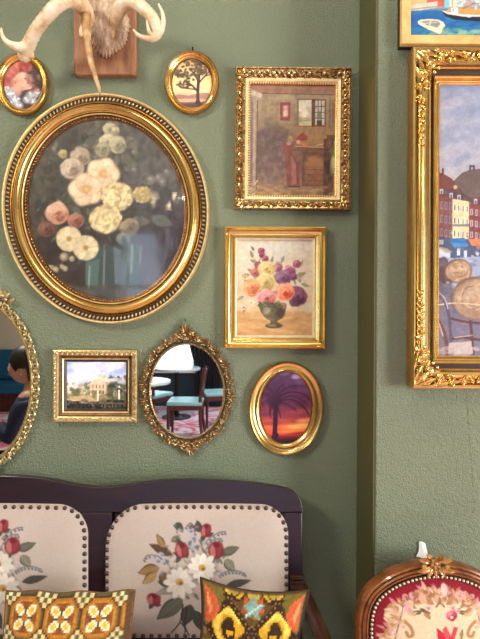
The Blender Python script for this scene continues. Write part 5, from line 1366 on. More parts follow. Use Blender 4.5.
# seat, seat rails, legs, arms
xl, xr = Q(-108, 600).x, Q(302.6, 600).x
SEATC = plain('cream_seat_cloth', (206, 186, 168), .85, var=.04, scale=60)
yb_ = Q(97, 655).y
G().box(((xl + xr) / 2, (yb_ - .72) / 2, .40), (xr - xl - .10, -.72 - yb_ if False else abs(-.72 - yb_) - .02, .09)).build('seat', SEATC, st, off=so, smooth=0, bevel=.03)
for nm, c_, d_ in (('seat_rail', ((xl + xr) / 2, -.70, .315), (xr - xl, .045, .075)), ('seat_rail', ((xl + xr) / 2, yb_ + .01, .315), (xr - xl, .04, .075)), ('seat_rail', (xl + .022, (yb_ - .70) / 2, .315), (.044, .52, .075)), ('seat_rail', (xr - .022, (yb_ - .70) / 2, .315), (.044, .52, .075))):
    G().box(c_, d_).build(nm, MAHO, st, off=so, smooth=0, bevel=.005)
for x in (xl + .03, xr - .03):
    for y, ex in ((-.70, -.03), (yb_ + .01, .02)):
        G().tube([(x, y, .36), (x, y + ex * .2, .25), (x, y + ex * .7, .1), (x, y + ex, 0.0)], [.032, .03, .022, .018], 12).build('leg', MAHO, st, off=so, smooth=60)
for sx, x in ((1, xr), (-1, xl)):
    a0 = Q(301 if sx > 0 else -107, 588, -.012)
    zs = Q(301, 655).z
    G().tube(spline([a0, a0 + Vector((sx * .015, -.08, -.012)), a0 + Vector((sx * .04, -.25, -.03)), a0 + Vector((sx * .035, -.42, -.02)), a0 + Vector((sx * .03, -.50, -.05))], 6), .021, 12).build('arm', MAHO_RED, st, off=so, smooth=60)
    G().tube(spline([a0 + Vector((sx * .035, -.40, -.03)), a0 + Vector((sx * .02, -.44, -.14)), (x - sx * .02, -.62, .44), (x - sx * .022, -.66, .34)], 6), .019, 12).build('arm_support', MAHO_RED, st, off=so, smooth=60)
    e = Q(301.5 if sx > 0 else -107.5, 655, -.018)
    G().box(((x - sx * .022), e.y + .012, (e.z + .33) / 2), (.042, .036, e.z - .33 + .06)).build('rear_post', MAHO, st, off=so, smooth=0, bevel=.004)

# ================================================================== the cushions
def cushion(name, label, cx, cy, w, hh, tilt, Y, thick, lean, c, backmat, pinch, topwave=0.0):
    k_ = (Y - CAM.y) / FOC
    p_ = P(cx, cy, Y)
    t = thing(name, label, 'cushion')
    t.matrix_world = Matrix.Translation(p_) @ Matrix.Rotation(PI / 2 - math.radians(lean), 4, 'X') @ Matrix.Rotation(-math.radians(tilt) + ROLL, 4, 'Z')
    n = 130
    u = np.linspace(-1, 1, n); U, V = np.meshgrid(u, u)
    X = w / 2 * U * (1 - pinch * (1 - V * V)); Y_ = hh / 2 * V * (1 - pinch * (1 - U * U)) + topwave * np.sin(U * 9) * (V > 0) * V ** 6
    T = thick * (np.clip((1 - U ** 2) * (1 - V ** 2), 0, 1)) ** .6
    Xs = w / 2 * U; Ys = hh / 2 * V
    for nm, s_, mat, cc in (('needlework_front', 1, NEEDLE_FINE, c), ('cloth_back', -1, backmat, None)):
        g = G(); Z = s_ * (T + .2)
        g.grid([[(X[i, j], Y_[i, j], Z[i, j]) for j in range(n)] for i in range(n)])
        if cc is not None: g.c = cc.sample(Xs, -Ys).reshape(-1, 3)
        g.build(nm, mat, t, k=k_, smooth=180, recalc=False)
    # the welt round the seam
    pts = []
    for e in range(4):
        for i in range(40):
            v = -1 + 2 * i / 40.0
            a_, b_ = ((v, -1), (1, v), (-v, 1), (-1, -v))[e]
            pts.append((w / 2 * a_ * (1 - pinch * (1 - b_ * b_)), hh / 2 * b_ * (1 - pinch * (1 - a_ * a_)) + topwave * math.sin(a_ * 9) * (b_ > 0) * max(b_, 0) ** 6, 0))
    G().tube(pts, 1.0, 8, closed=True).build('welt', backmat, t, k=k_, smooth=180)
    return t
NEEDLE_FINE = painted('canvas_stitch', .8, 0, weave=.0008, wscale=180)

# geometric cushion: a stitch grid of about 2 px
def stitch(cv_):
    """snap the picture to square stitches, each stitch slightly its own shade"""
    n = 2.0
    I = np.floor((cv_.X - cv_.x0) / n) * n + n / 2 + cv_.x0; J = np.floor((cv_.Y - cv_.y0) / n) * n + n / 2 + cv_.y0
    a = cv_.sample(I, J)
    rs_ = np.random.RandomState(3); hN, wN = int((cv_.y1 - cv_.y0) / n) + 2, int((cv_.x1 - cv_.x0) / n) + 2
    v = rs_.uniform(.9, 1.08, (hN, wN))
    ii = ((cv_.Y - cv_.y0) / n).astype(int); jj = ((cv_.X - cv_.x0) / n).astype(int)
    cv_.a = a * v[ii, jj][..., None]
c = Cv(-66, -58, 66, 58, 2.0, (190, 144, 70), 91)
BRN, ORG, YEL, WHT, GRN = (74, 52, 24), (176, 112, 34), (236, 186, 62), (250, 238, 196), (92, 92, 54)
meds = [(q * 38.0 - 3, -31 + r_ * 38.0) for r_ in range(-1, 4) for q in range(-2, 3)]
for cx, cy in meds:                             # the lattice: white and olive stitches round a dark heart, dark bars
    for a_ in range(-3, 4):
        for b_ in range(-3, 4):
            if abs(a_) + abs(b_) <= 3: c.rect(cx + 19 + a_ * 4 - 2, cy + 19 + b_ * 4 - 2, cx + 19 + a_ * 4 + 2, cy + 19 + b_ * 4 + 2, ((236, 220, 170), GRN, (226, 204, 146), (150, 110, 46))[(abs(a_) + abs(b_)) % 4])
for cx, cy in meds:
    for R_, col in ((18.5, BRN), (17, ORG), (14.5, (196, 132, 48)), (12.5, (140, 76, 22))):
        s_ = R_ * .45; c.poly([(cx - R_, cy - s_), (cx - s_, cy - R_), (cx + s_, cy - R_), (cx + R_, cy - s_), (cx + R_, cy + s_), (cx + s_, cy + R_), (cx - s_, cy + R_), (cx - R_, cy + s_)], col)
    for sx in (-1, 1):
        for sy in (-1, 1):
            c.ell(cx + sx * 6.4, cy + sy * 6.4, 5.4, 4.2, WHT, 45 * sx * sy, 1, .1); c.ell(cx + sx * 6.6, cy + sy * 6.6, 3.6, 2.5, YEL, 45 * sx * sy, 1, .1)
    c.rect(cx - 1.4, cy - 8, cx + 1.4, cy + 8, BRN); c.rect(cx - 8, cy - 1.4, cx + 8, cy + 1.4, BRN); c.rect(cx - 2.4, cy - 2.4, cx + 2.4, cy + 2.4, ORG)
    c.rect(cx + 17.6, cy - 7, cx + 20.4, cy + 7, GRN); c.rect(cx - 7, cy + 17.6, cx + 7, cy + 20.4, GRN); c.rect(cx + 18.2, cy - 5, cx + 19.8, cy + 5, BRN)
for a_, b_, c_, d_ in ((-66, -58, 66, -56.5), (60, -58, 66, 58)): c.rect(a_, b_, c_, d_, (92, 66, 36))
stitch(c)
OLIVEB = plain('olive_brown_cloth', (110, 78, 40), .85, var=.1, scale=80)
cushion('cushion', 'gold and white geometric needlepoint cushion at the left of the settee', 66, 648, 132, 104, .3, -.315, 19, 14, c, OLIVEB, .035, 1.0)

c = Cv(-56, -56, 56, 56, 2.0, (120, 88, 26), 92)
DK, GD, GL, CO, COL2, OLV, TE = (48, 30, 14), (214, 160, 30), (246, 208, 84), (206, 90, 48), (236, 150, 96), (112, 98, 30), (126, 160, 150)
c.grad([(-56, (92, 64, 24)), (0, (104, 72, 24)), (56, (92, 62, 22))])
c.dabs(-56, -56, 56, 56, 160, [OLV, (166, 126, 40), (96, 66, 22), (176, 146, 60)], 4, 1, a=.6)
for r_ in (-1, 0, 1):                          # three tiers of facing scrolls in diamonds
    for s_ in (-1, 1):
        cx, cy = s_ * 25, -19 + r_ * 52
        c.poly([(cx, cy - 27), (cx + 26, cy), (cx, cy + 27), (cx - 26, cy)], (66, 42, 16)); 
        def m_(x, y): return (cx + s_ * x, cy + y)
        c.curve([m_(-14, 14), m_(-4, 18), m_(9, 12), m_(14, -2), m_(8, -14), m_(-3, -16), m_(-11, -9), m_(-10, 0), m_(-3, 3)], 11, GD)
        c.curve([m_(-14, 14), m_(-4, 18), m_(9, 12), m_(14, -2), m_(8, -14), m_(-3, -16), m_(-11, -9)], 4.5, GL, .9)
        c.curve([m_(-6, 6), m_(2, 8), m_(6, 1), m_(2, -6), m_(-4, -5)], 3.4, DK); c.curve([m_(-6, 5), m_(-5, -1), m_(0, -1)], 3, DK)
        c.curve([m_(-19, 16), m_(-8, 24), m_(12, 18), m_(20, 0)], 2, DK, .9)
    cy = -19 + r_ * 52
    c.poly([(0, cy - 8), (6, cy), (0, cy + 8), (-6, cy)], OLV); c.poly([(0, cy + 10), (7, cy + 18), (0, cy + 30), (-7, cy + 18)], (186, 160, 60)); c.poly([(-9, cy + 18), (0, cy + 30), (9, cy + 18), (12, cy + 34), (-12, cy + 34)], CO, .8)
for d in (-2, -1, 0, 1, 2):
    o2 = d * 52
    for a_, b_ in (((-70, o2 - 70 - 19), (70, o2 + 70 - 19)), ((-70, o2 + 70 - 19), (70, o2 - 70 - 19))):
        c.line([a_, b_], 5.4, DK)
        for i in range(0, 36): x = a_[0] + (b_[0] - a_[0]) * i / 36.0; y = a_[1] + (b_[1] - a_[1]) * i / 36.0; c.ell(x, y, 1, 1, (170, 120, 60), 0, .8, .2)
# corner ears
for s_ in (-1, 1):
    c.poly([(s_ * 56, -56), (s_ * 56, -16), (s_ * 46, -20), (s_ * 30, -46), (s_ * 34, -56)], OLV)
    c.poly([(s_ * 53, -53), (s_ * 51, -18), (s_ * 44, -22), (s_ * 35, -34), (s_ * 40, -46)], CO); c.poly([(s_ * 51, -50), (s_ * 48, -26), (s_ * 43, -32)], COL2)
    c.poly([(s_ * 34, -56), (s_ * 20, -50), (s_ * 10, -56)], (176, 150, 52)); c.poly([(s_ * 56, -10), (s_ * 50, 4), (s_ * 56, 16)], (190, 160, 56))
c.poly([(-11, -44), (-3, -47), (0, -53), (4, -47), (12, -45), (6, -39), (8, -32), (0, -36), (-9, -31), (-6, -39)], TE); c.line([(-8, -34), (9, -46)], 1.6, (206, 222, 206), .8)
c.line([(-56, -55), (56, -55)], 2.4, (96, 66, 22)); c.line([(-55, -56), (-55, 56)], 2.4, DK); c.line([(55, -56), (55, 56)], 2.4, DK)
stitch(c)
cushion('cushion', 'brown, yellow and coral scrollwork needlepoint cushion at the right of the settee', 249.5, 645, 113, 112, 6, -.315, 20, 14, c, plain('dark_brown_cloth', (58, 38, 22), .85, var=.1, scale=80), .13)

# ================================================================== the red chair
WALNUT = wood('carved_walnut', (82, 42, 17), (158, 92, 42), .24, 5, (4, 4, 4), coat=.3)
pl2 = Plane(436, 560, -0.30, 7.0); Q2 = pl2.Q
cc_ = Q2(436, 625); ho = (cc_.x, -.52, 0)
ch = thing('armchair', 'carved walnut oval backed chair with crimson and cream floral needlework', 'chair', ho)
hl = [(436, 561), (422, 562.2), (406, 565.6), (390, 572), (376, 581), (365.5, 592), (359, 607), (356.6, 624), (357, 641), (360, 658), (367, 675), (380, 688), (402, 695), (436, 697)]
full = hl + [(872 - x, y) for x, y in hl[-2:0:-1]]
path = spline(full, 8, True)
def ring_frame(path, prof, name, mat, parent):
    n = len(path); rows = []
    cxm, cym = 436, 627
    nr = []
    for i in range(n):
        tx, ty = path[(i + 1) % n][0] - path[i - 1][0], path[(i + 1) % n][1] - path[i - 1][1]; l = math.hypot(tx, ty)
        nx, ny = -ty / l, tx / l
        if nx * (cxm - path[i][0]) + ny * (cym - path[i][1]) < 0: nx, ny = -nx, -ny
        nr.append((nx, ny))
    for ins, z in prof: rows.append([Q2(path[i][0] + nr[i][0] * ins, path[i][1] + nr[i][1] * ins, z) for i in range(n)])
    return G().grid(rows, cu=True, cv=True).build(name, mat, parent, off=ho, smooth=40), nr
fr, nr = ring_frame(path, [(.6, -.03), (0, -.012), (.5, .001), (1.8, .009), (3.6, .011), (4.4, .006), (5.0, .0055), (5.6, .0115), (7.2, .0135), (8.2, .0075), (8.8, .0075), (9.4, .0115), (10.6, .0115), (11.4, .006), (12.2, .005), (13.0, .004), (13.6, .002), (13.6, -.03)], 'back_frame', WALNUT, ch)
# the upholstery: rings shrinking towards the middle
inner = [(path[i][0] + nr[i][0] * 13.0, path[i][1] + nr[i][1] * 13.0) for i in range(len(path))]
c = Cv(365, 565, 508, 690, 1.7, (138, 13, 34), 95)
c.noise(10, .10, 1)
cream = [(384, 640), (386, 622), (392, 606), (402, 602), (412, 596), (424, 590), (436, 592), (448, 590), (460, 596), (470, 602), (480, 606), (486, 622), (488, 640), (484, 660), (470, 676), (436, 682), (402, 676), (388, 660)]
c.poly(spline(cream, 6, True), (230, 206, 168))
TAN, TAN2, PNK, PK2 = (182, 132, 88), (216, 176, 130), (222, 160, 160), (190, 100, 110)
def mir(fn):
    for s_ in (1, -1): fn(lambda x: x if s_ > 0 else 872 - x, s_)
def border(X, s_):
    def L(x, y, l, a_, w_, col): c.leafy(X(x), y, l, a_ if s_ > 0 else 180 - a_, w_, col, np.array(col) * .8)
    for v in ((436, 600, 15, 240, 6, TAN), (434, 600, 17, 262, 6, TAN2), (430, 600, 15, 215, 7, TAN), (424, 598, 12, 195, 6, TAN2), (428, 594, 12, 230, 5, (158, 104, 70)), (412, 602, 16, 190, 6, TAN), (416, 597, 13, 170, 5, (158, 104, 70)), (404, 606, 10, 30, 6, TAN2), (398, 606, 12, 170, 7, TAN2), (420, 604, 12, 60, 6, TAN)): L(*v)
    c.curve([(X(400), 600), (X(390), 604), (X(386), 612), (X(390), 616), (X(396), 612)], 3.4, TAN2); c.curve([(X(400), 598.5), (X(388), 602), (X(383.5), 611)], 1.6, TAN)
    c.curve([(X(384), 646), (X(386), 630), (X(394), 620), (X(402), 616)], 3.6, TAN2); c.curve([(X(382), 646), (X(383), 630), (X(390), 619)], 1.8, TAN); c.curve([(X(402), 617), (X(407), 622), (X(409), 629), (X(405), 631), (X(403), 627)], 3, TAN); c.curve([(X(386), 662), (X(390), 650), (X(386), 640)], 4, TAN2)
    c.curve([(X(402), 597), (X(398), 612), (X(393), 632), (X(392), 650)], 1, (110, 90, 62)); 
    for x, y in ((398, 610), (396, 618), (400, 622), (393, 630), (391, 640), (397, 636)): c.ell(X(x), y, 2.2, 1.8, PNK, 0, .8, .5)
    for x, y, r_ in ((410, 592, 3.6), (403, 593.5, 2.8), (415, 590, 3.2), (424, 603, 3.4), (419, 606, 2.6)): c.ell(X(x), y, r_, r_ * .8, (228, 182, 176), 0, .9, .4); c.ell(X(x) + .6, y + .4, r_ * .4, r_ * .4, PK2, 0, .8, .4)
    c.ell(X(432), 590, 3.4, 8, (196, 150, 128), -10 * s_, .9, .4); c.curve([(X(440), 602), (X(436), 596), (X(438), 586)], 1.6, (150, 100, 76))
    c.curve([(X(446), 608), (X(454), 606), (X(462), 607)], 1, (84, 84, 56)); c.leafy(X(450), 607, 7, -30 if s_ > 0 else 210, 3, (92, 92, 60)); c.leafy(X(454), 607, 7, 20 if s_ > 0 else 160, 3, (110, 104, 70)); c.rose(X(466), 604, 4.4, (226, 176, 176), (196, 120, 126), (240, 208, 200))
mir(border)
for i, (x, y) in enumerate(spline(cream, 6, True)):         # small acanthus stitches all along the border
    an = math.degrees(math.atan2(y - 640, x - 436))
    for q in range(3):
        c.leafy(x + c.rs.uniform(-3, 3), y + c.rs.uniform(-2, 2), c.rs.uniform(5, 10), an + 180 * (q % 2) + c.rs.uniform(-70, 70), c.rs.uniform(2, 4), (TAN, TAN2, (158, 104, 70), (236, 212, 178), PNK)[c.rs.randrange(5)], None, .75)
c.ell(441, 587, 3, 6, (232, 196, 186), 0, .95, .4)
c.rose(447, 610.5, 6.2, (206, 70, 96), (150, 30, 60), (240, 170, 170), .85); c.ell(447, 612, 1.6, 1.4, (246, 220, 190), 0, 1, .4)
# the tulip and its neighbours
for pts, col in (([(432, 622), (440, 628), (447, 634), (446, 640), (438, 639), (433, 632)], (198, 40, 56)), ([(438, 624), (441, 620), (446, 630), (448, 638), (442, 638)], (222, 80, 88)), ([(449, 621), (453, 622), (450, 632), (447, 637), (446, 630)], (214, 66, 76)), ([(445, 632), (450, 633), (447, 640), (440, 640)], (176, 26, 46))): c.poly(pts, col)
c.curve([(441, 639), (440, 648), (436, 662)], 1.4, (110, 104, 66)); 
for x, y, L_, a_ in ((452, 640, 12, -60), (458, 640, 14, -30), (456, 632, 9, -80), (462, 636, 10, 10), (440, 656, 14, 200), (436, 664, 16, -30)): c.leafy(x, y, L_, a_, 4, (158, 138, 96), (120, 104, 70))
c.rose(466, 648, 9, (222, 150, 150), (180, 90, 100), (244, 206, 196)); c.rose(430, 668, 8, (216, 110, 116), (170, 60, 76), (240, 180, 176)); c.rose(410, 660, 6, (228, 190, 150), (196, 140, 100), (244, 220, 190))
c.a *= (1 + .10 * (vnoise(c.h, c.w, 1.3, 4) - .5))[..., None]
g = G(); rows = []; RX = []; RY = []
NR = 90
dense = spline(inner, 3, True)
for i in range(NR + 1):
    r_ = 1 - i / NR * .995
    row = []
    for x, y in dense:
        px, py = 436 + (x - 436) * r_, 627 + (y - 627) * r_
        row.append(Q2(px, py, .004 + .026 * (1 - r_ ** 3))); RX.append(px); RY.append(py)
    rows.append(row)
g.grid(rows, cu=True); g.cap(rows[-1]); cs = c.sample(np.array(RX), np.array(RY)); g.c = np.concatenate([cs, cs[-len(dense):]])
up = g.build('back_upholstery', painted('chair_needlework', .85, 0, weave=.0006, wscale=420), ch, off=ho, smooth=180)
n2 = [(path[i][0] + nr[i][0] * 12.0, path[i][1] + nr[i][1] * 12.0) for i in range(len(path))]
G().grid([[Q2(path[i][0] + nr[i][0] * a_, path[i][1] + nr[i][1] * a_, z) for i in range(len(path))] for a_, z in ((12.2, .006), (12.6, .0105), (15.6, .0115), (16.2, .006))], cu=True, cv=True).build('braid', plain('dark_braid', (52, 34, 26), .7), ch, off=ho, smooth=60)
acc = 9; last = n2[0]; me = None; rw = (Q2(436, 600) - Q2(435, 600)).length
ps = [(path[i][0] + nr[i][0] * 14.0, path[i][1] + nr[i][1] * 14.0) for i in range(len(path))]
ps = spline(ps, 3, True)
last = ps[0]
for p_ in ps:
    acc += math.hypot(p_[0] - last[0], p_[1] - last[1]); last = p_
    if acc < 4.0: continue
    acc = 0
    if me is None:
        o = G().ball((0, 0, 0), 1.45 * rw, (1, .8, 1), 9, 6).build('nail_head', plain('pale_nail_brass', (222, 200, 164), .3, .6), up, smooth=180); me = o.data
    else: o = bpy.data.objects.new('nail_head', me); COL.objects.link(o); o.parent = up
    o.location = Q2(p_[0], p_[1], .0125) - Vector(ho)
# carved crest: a flower between leaves
g = G(); org = Q2(433, 562, .013); ax = RIGHT; az = Vector((0, math.sin(math.radians(7)), math.cos(math.radians(7)))); an_ = pl2.n
loc = G()
for a_ in np.linspace(0, 2 * PI, 7)[:-1]: loc.leaf((0, 1), a_ + .3, 5.0, 1.9, 2.4, 1.2, .5, 6)
loc.ball((0, 1, 2.6), 1.7, (1, 1, .8), 9, 6)
for s_ in (-1, 1):
    loc.leaf((s_ * 2, -3), PI / 2 - s_ * 1.75, 13, 2.6, 2.6, .8, .35); loc.leaf((s_ * 3, 1), PI / 2 - s_ * 1.3, 11, 2.4, 2.6, .6, .4); loc.leaf((s_ * 2, 3), PI / 2 - s_ * .8, 7, 2.0, 2.4, .4, .5); loc.leaf((s_ * 1.5, -2), PI / 2 - s_ * 2.5, 9, 2.2, 2.2, .8, .3); loc.scroll((s_ * 6, -2), PI / 2 - s_ * 1.6, 2.4, .9, 1.1, s_, 1.0, .6, 12, 6)
loc.leaf((0, -2), -PI / 2, 8, 2, 2.2, .8, .3)
CS = 1.3 * rw
g.v = [tuple(org + ax * (x * CS) + az * (y * CS) + an_ * (z * CS)) for x, y, z in loc.v]; g.f = loc.f
g.build('carved_crest', wood('gilt_walnut_carving', (96, 54, 22), (206, 148, 78), .26, 9, (4, 4, 4), coat=.3), ch, off=ho, smooth=50)
# the rest of the chair, below the photo
G().lathe([(0, .0), (.20, .0), (.235, .012), (.24, .05), (.22, .085), (.14, .105), (0, .11)], (0, 0, .36), 40).build('seat', plain('crimson_seat_cloth', (160, 28, 58), .85, var=.06, scale=60), ch, smooth=60)
G().lathe([(.20, .0), (.245, .0), (.25, .03), (.245, .06), (.20, .06), (.20, .0)], (0, 0, .30), 40).build('seat_frame', WALNUT, ch, smooth=40)
bz = Q2(436, 697, -.012)
for s_ in (-1, 1):
    G().tube(spline([(s_ * .17, -.14, .33), (s_ * .185, -.17, .22), (s_ * .175, -.17, .08), (s_ * .18, -.185, 0.0)], 6), [.03] * 5 + [.024] * 6 + [.016] * 8, 10).build('leg', WALNUT, ch, smooth=60)
    p_ = Q2(436 + s_ * 50, 690, -.012) - Vector(ho)
    G().tube(spline([tuple(p_), (s_ * .14, p_.y - .01, .36), (s_ * .15, p_.y + .03, .2), (s_ * .16, p_.y + .07, 0.0)], 6), .02, 10).build('leg', WALNUT, ch, smooth=60)

# ================================================================== the room behind the camera, seen in the mirrors
DARKCH = wood('dark_chair_wood', (58, 26, 20), (98, 48, 34), .3, 5, (4, 4, 1))
SEATV = plain('pale_vinyl', (150, 205, 212), .25, var=.02)
TOPW = plain('pale_table_top', (206, 222, 222), .2, var=.02)
BLACK = plain('black_iron', (26, 26, 28), .45, .3)
def cafe_chair(label, x, y, rz, seatmat, back, loc_group=None):
    """0.45 m seat, facing local -y, back at +y"""
    t = thing('dining_chair', label, 'chair', (x, y, 0), (0, 0, rz), 'dining chairs seen in the mirror')
    G().box((0, 0, .455), (.43, .43, .05)).build('seat_cushion', seatmat, t, smooth=0, bevel=.018)
    G().box((0, 0, .405), (.43, .42, .055)).build('seat_frame', DARKCH, t, smooth=0, bevel=.005)
    for s_ in (-1, 1):
        G().tube([(s_ * .19, -.19, .42), (s_ * .19, -.195, 0)], [.022, .017], 8).build('leg', DARKCH, t, smooth=50)
        G().tube(spline([(s_ * .19, .19, .42), (s_ * .19, .20, .2), (s_ * .19, .235, 0)], 5), .02, 8).build('leg', DARKCH, t, smooth=50)
        G().tube(spline([(s_ * .19, .19, .40), (s_ * .19, .20, .6), (s_ * .19, .245, .88)], 5), .021, 8).build('back_post', DARKCH, t, smooth=50)
    if back == 'slab':
        G().box((0, .222, .73), (.36, .028, .26), Matrix.Rotation(-.14, 3, 'X')).build('backrest', DARKCH, t, smooth=0, bevel=.008)
    else:
        G().box((0, .215, .70), (.36, .04, .36), Matrix.Rotation(-.13, 3, 'X')).build('backrest', back, t, smooth=0, bevel=.015)
def table(label, x, y, r_):
    t = thing('cafe_table', label, 'table', (x, y, 0), group='cafe tables seen in the mirror')
    G().lathe([(0, .715), (r_ - .01, .715), (r_, .725), (r_, .745), (r_ - .008, .752), (0, .752)], n=40).build('table_top', TOPW, t, smooth=40)
    G().lathe([(0, .0), (.22, .0), (.22, .015), (.05, .04), (.032, .1), (.032, .66), (.06, .70), (.10, .715), (0, .715)], n=24).build('pedestal', BLACK, t, smooth=40)
cafe_chair('dark chair with a pale seat, seen side on in the pierced brass mirror', -.67, -4.42, -PI / 2, SEATV, 'slab')
cafe_chair('dark chair with a tall pale upholstered back, right of the side-on chair in the mirror', -.30, -5.15, -PI / 2 - .25, SEATV, plain('pale_upholstery', (214, 216, 220), .5))
cafe_chair('dark chair seen from behind at the left of the pierced brass mirror', -1.20, -4.95, .5, SEATV, 'slab')
cafe_chair('dark chair drawn up to the round table at the far left of the mirror', -1.62, -3.75, 1.3, SEATV, 'slab')
table('pale round cafe table beside the side-on chair in the mirror', -1.16, -4.12, .34)
table('pale round cafe table below the bright window in the mirror', -.95, -5.65, .36)

# iron chandelier with candle bulbs, glinting in the glass of the flower picture
t = thing('chandelier', 'black iron chandelier with glowing candle bulbs, mirrored in the flower picture glass', 'chandelier', (-.62, -4.1, 2.74))
G().tube([(0, 0, CEIL - 2.78), (0, 0, .0)], .012, 8).build('chain_rod', BLACK, t, smooth=40)
G().lathe([(0, -.12), (.02, -.10), (.05, -.04), (.03, .03), (.02, .10), (0, .12)], n=16).build('hub', BLACK, t, smooth=60)
for i in range(6):
    a_ = 2 * PI * i / 6 + .3; ca, sa = math.cos(a_), math.sin(a_)
    ar = G().tube(spline([(0, 0, -.03), (.12 * ca, .12 * sa, -.10), (.25 * ca, .25 * sa, -.06), (.30 * ca, .30 * sa, .03)], 6), .009, 6).build('arm', BLACK, t, smooth=60)
    G().lathe([(0, 0), (.014, 0), (.014, .09), (0, .09)], (.30 * ca, .30 * sa, .03), 10).build('candle_sleeve', plain('ivory_sleeve', (232, 222, 190), .5), ar, smooth=40)
    G().lathe([(0, .12), (.013, .125), (.019, .145), (.012, .175), (.003, .2), (0, .2)], (.30 * ca, .30 * sa, .0), 10).build('bulb', glow('candle_bulb_glow', (255, 226, 176), 40), ar, smooth=60)

# the seated guest whose head shows in the large mirror
def skin(name, verts, edges, radii, mat, parent, off, sub=2, root=0):
    me = bpy.data.meshes.new(name); me.from_pydata([tuple(Vector(v) - Vector(off)) for v in verts], edges, []); me.materials.append(mat)
    o = bpy.data.objects.new(name, me); COL.objects.link(o); o.parent = parent
    m_ = o.modifiers.new('skin', 'SKIN'); m_.use_smooth_shade = True
    for i, r_ in enumerate(radii): me.skin_vertices[0].data[i].radius = (r_, r_) if not isinstance(r_, tuple) else r_
    me.skin_vertices[0].data[root].use_root = True
    s_ = o.modifiers.new('sub', 'SUBSURF'); s_.levels = sub; s_.render_levels = sub
    return o
px_, py_ = -1.30, -1.52                          # the guest sits facing the left of the photo
SK = plain('skin', (206, 156, 128), .5, var=.02); HAIR = plain('dark_brown_hair', (38, 26, 22), .45, var=.3, scale=120, bump=.002); NAVY = plain('navy_cloth', (28, 32, 62), .8, var=.1); TROU = plain('charcoal_cloth', (40, 40, 46), .85)
t = thing('person', 'seated person in navy with dark hair in a bun, facing left in the edge mirror', 'person', (px_, py_, 0))
def V(fx, fy, z): return (px_ - fx, py_ + fy, z)      # fx forward, fy to the side nearest the wall
body_v = [V(0, 0, .52), V(.02, 0, .66), V(.03, 0, .82), V(.02, 0, .96), V(.03, 0, 1.04), V(.05, 0, 1.09),
          V(.0, .17, .97), V(.06, .22, .74), V(.25, .15, .87), V(.0, -.17, .97), V(.06, -.22, .74), V(.28, -.16, .68),
          V(.05, .10, .50), V(.44, .12, .50), V(.42, .12, .10), V(.54, .12, .05), V(.05, -.10, .50), V(.44, -.12, .50), V(.42, -.12, .10), V(.54, -.12, .05)]
body_e = [(0, 1), (1, 2), (2, 3), (3, 4), (4, 5), (3, 6), (6, 7), (7, 8), (3, 9), (9, 10), (10, 11), (0, 12), (12, 13), (13, 14), (14, 15), (0, 16), (16, 17), (17, 18), (18, 19)]
body_r = [.13, .13, .125, .11, .052, .05, .065, .048, .032, .065, .048, .032, .09, .07, .042, .036, .09, .07, .042, .036]
skin('body', body_v, body_e, body_r, SK, t, (px_, py_, 0))
# jacket over the torso and arms, trousers over the legs
skin('jacket', [V(0, 0, .55), V(.02, 0, .68), V(.03, 0, .82), V(.02, 0, .955), V(.025, 0, 1.02), V(.0, .18, .97), V(.06, .225, .75), V(.19, .17, .83), V(.0, -.18, .97), V(.06, -.225, .75), V(.22, -.18, .70)],
     [(0, 1), (1, 2), (2, 3), (3, 4), (3, 5), (5, 6), (6, 7), (3, 8), (8, 9), (9, 10)], [.16, .155, .15, .13, .068, .085, .066, .05, .085, .066, .05], NAVY, t, (px_, py_, 0))
skin('trousers', [V(0, 0, .535), V(.06, .10, .51), V(.44, .12, .51), V(.42, .12, .14), V(.06, -.10, .51), V(.44, -.12, .51), V(.42, -.12, .14)], [(0, 1), (1, 2), (2, 3), (0, 4), (4, 5), (5, 6)], [.15, .108, .086, .06, .108, .086, .06], TROU, t, (px_, py_, 0))
hc = Vector(V(.085, 0, 1.175)); o3 = (px_, py_, 0)
def head_pt(u, v, w): return Vector((hc.x - u, hc.y + v, hc.z + w))
g = G(); rows = []
for i in range(25):
    th = PI * i / 24; row = []
    for j in range(32):
        ph = 2 * PI * j / 32
        x = math.sin(th) * math.cos(ph); y = math.sin(th) * math.sin(ph); z = math.cos(th)
        fx = x * .098 + (.012 if x > 0 and z < -.2 else 0) * x; fy = y * (.074 - .014 * max(0, -z)); fz = z * .118
        if x > .8: fx += .018 * math.exp(-((y / .22) ** 2)) * math.exp(-(((z + .12) / .16) ** 2)); fx += .006 * math.exp(-((y / .3) ** 2)) * math.exp(-(((z + .48) / .08) ** 2)); fx -= .006 * math.exp(-(((abs(y) - .34) / .16) ** 2)) * math.exp(-(((z - .05) / .12) ** 2))
        row.append(head_pt(fx, fy, fz))
    rows.append(row)
g.grid(rows, cu=True); hd = g.build('head', SK, t, off=o3, smooth=180)
for s_ in (-1, 1):
    G().ball(head_pt(.082, s_ * .031, .008), .012, nu=10, nv=8).build('eye', plain('eye_white', (224, 220, 214), .2), hd, off=o3, smooth=180)
    G().ball(head_pt(.0925, s_ * .032, .008), .005, nu=8, nv=6).build('iris', plain('dark_iris', (40, 26, 20), .2), hd, off=o3, smooth=180)
    G().ball(head_pt(-.008, s_ * .074, -.012), .03, (.6, .28, 1), 10, 8).build('ear', SK, hd, off=o3, smooth=180)
    G().ball(head_pt(-.004, s_ * .08, -.05), .006, nu=8, nv=6).build('earring', plain('silver', (220, 220, 224), .2, 1), hd, off=o3, smooth=180)
G().ball(head_pt(.102, 0, -.058), .018, (.35, 1.0, .32), 10, 6).build('mouth', plain('lip', (168, 92, 86), .4), hd, off=o3, smooth=180)
g = G(); rows = []
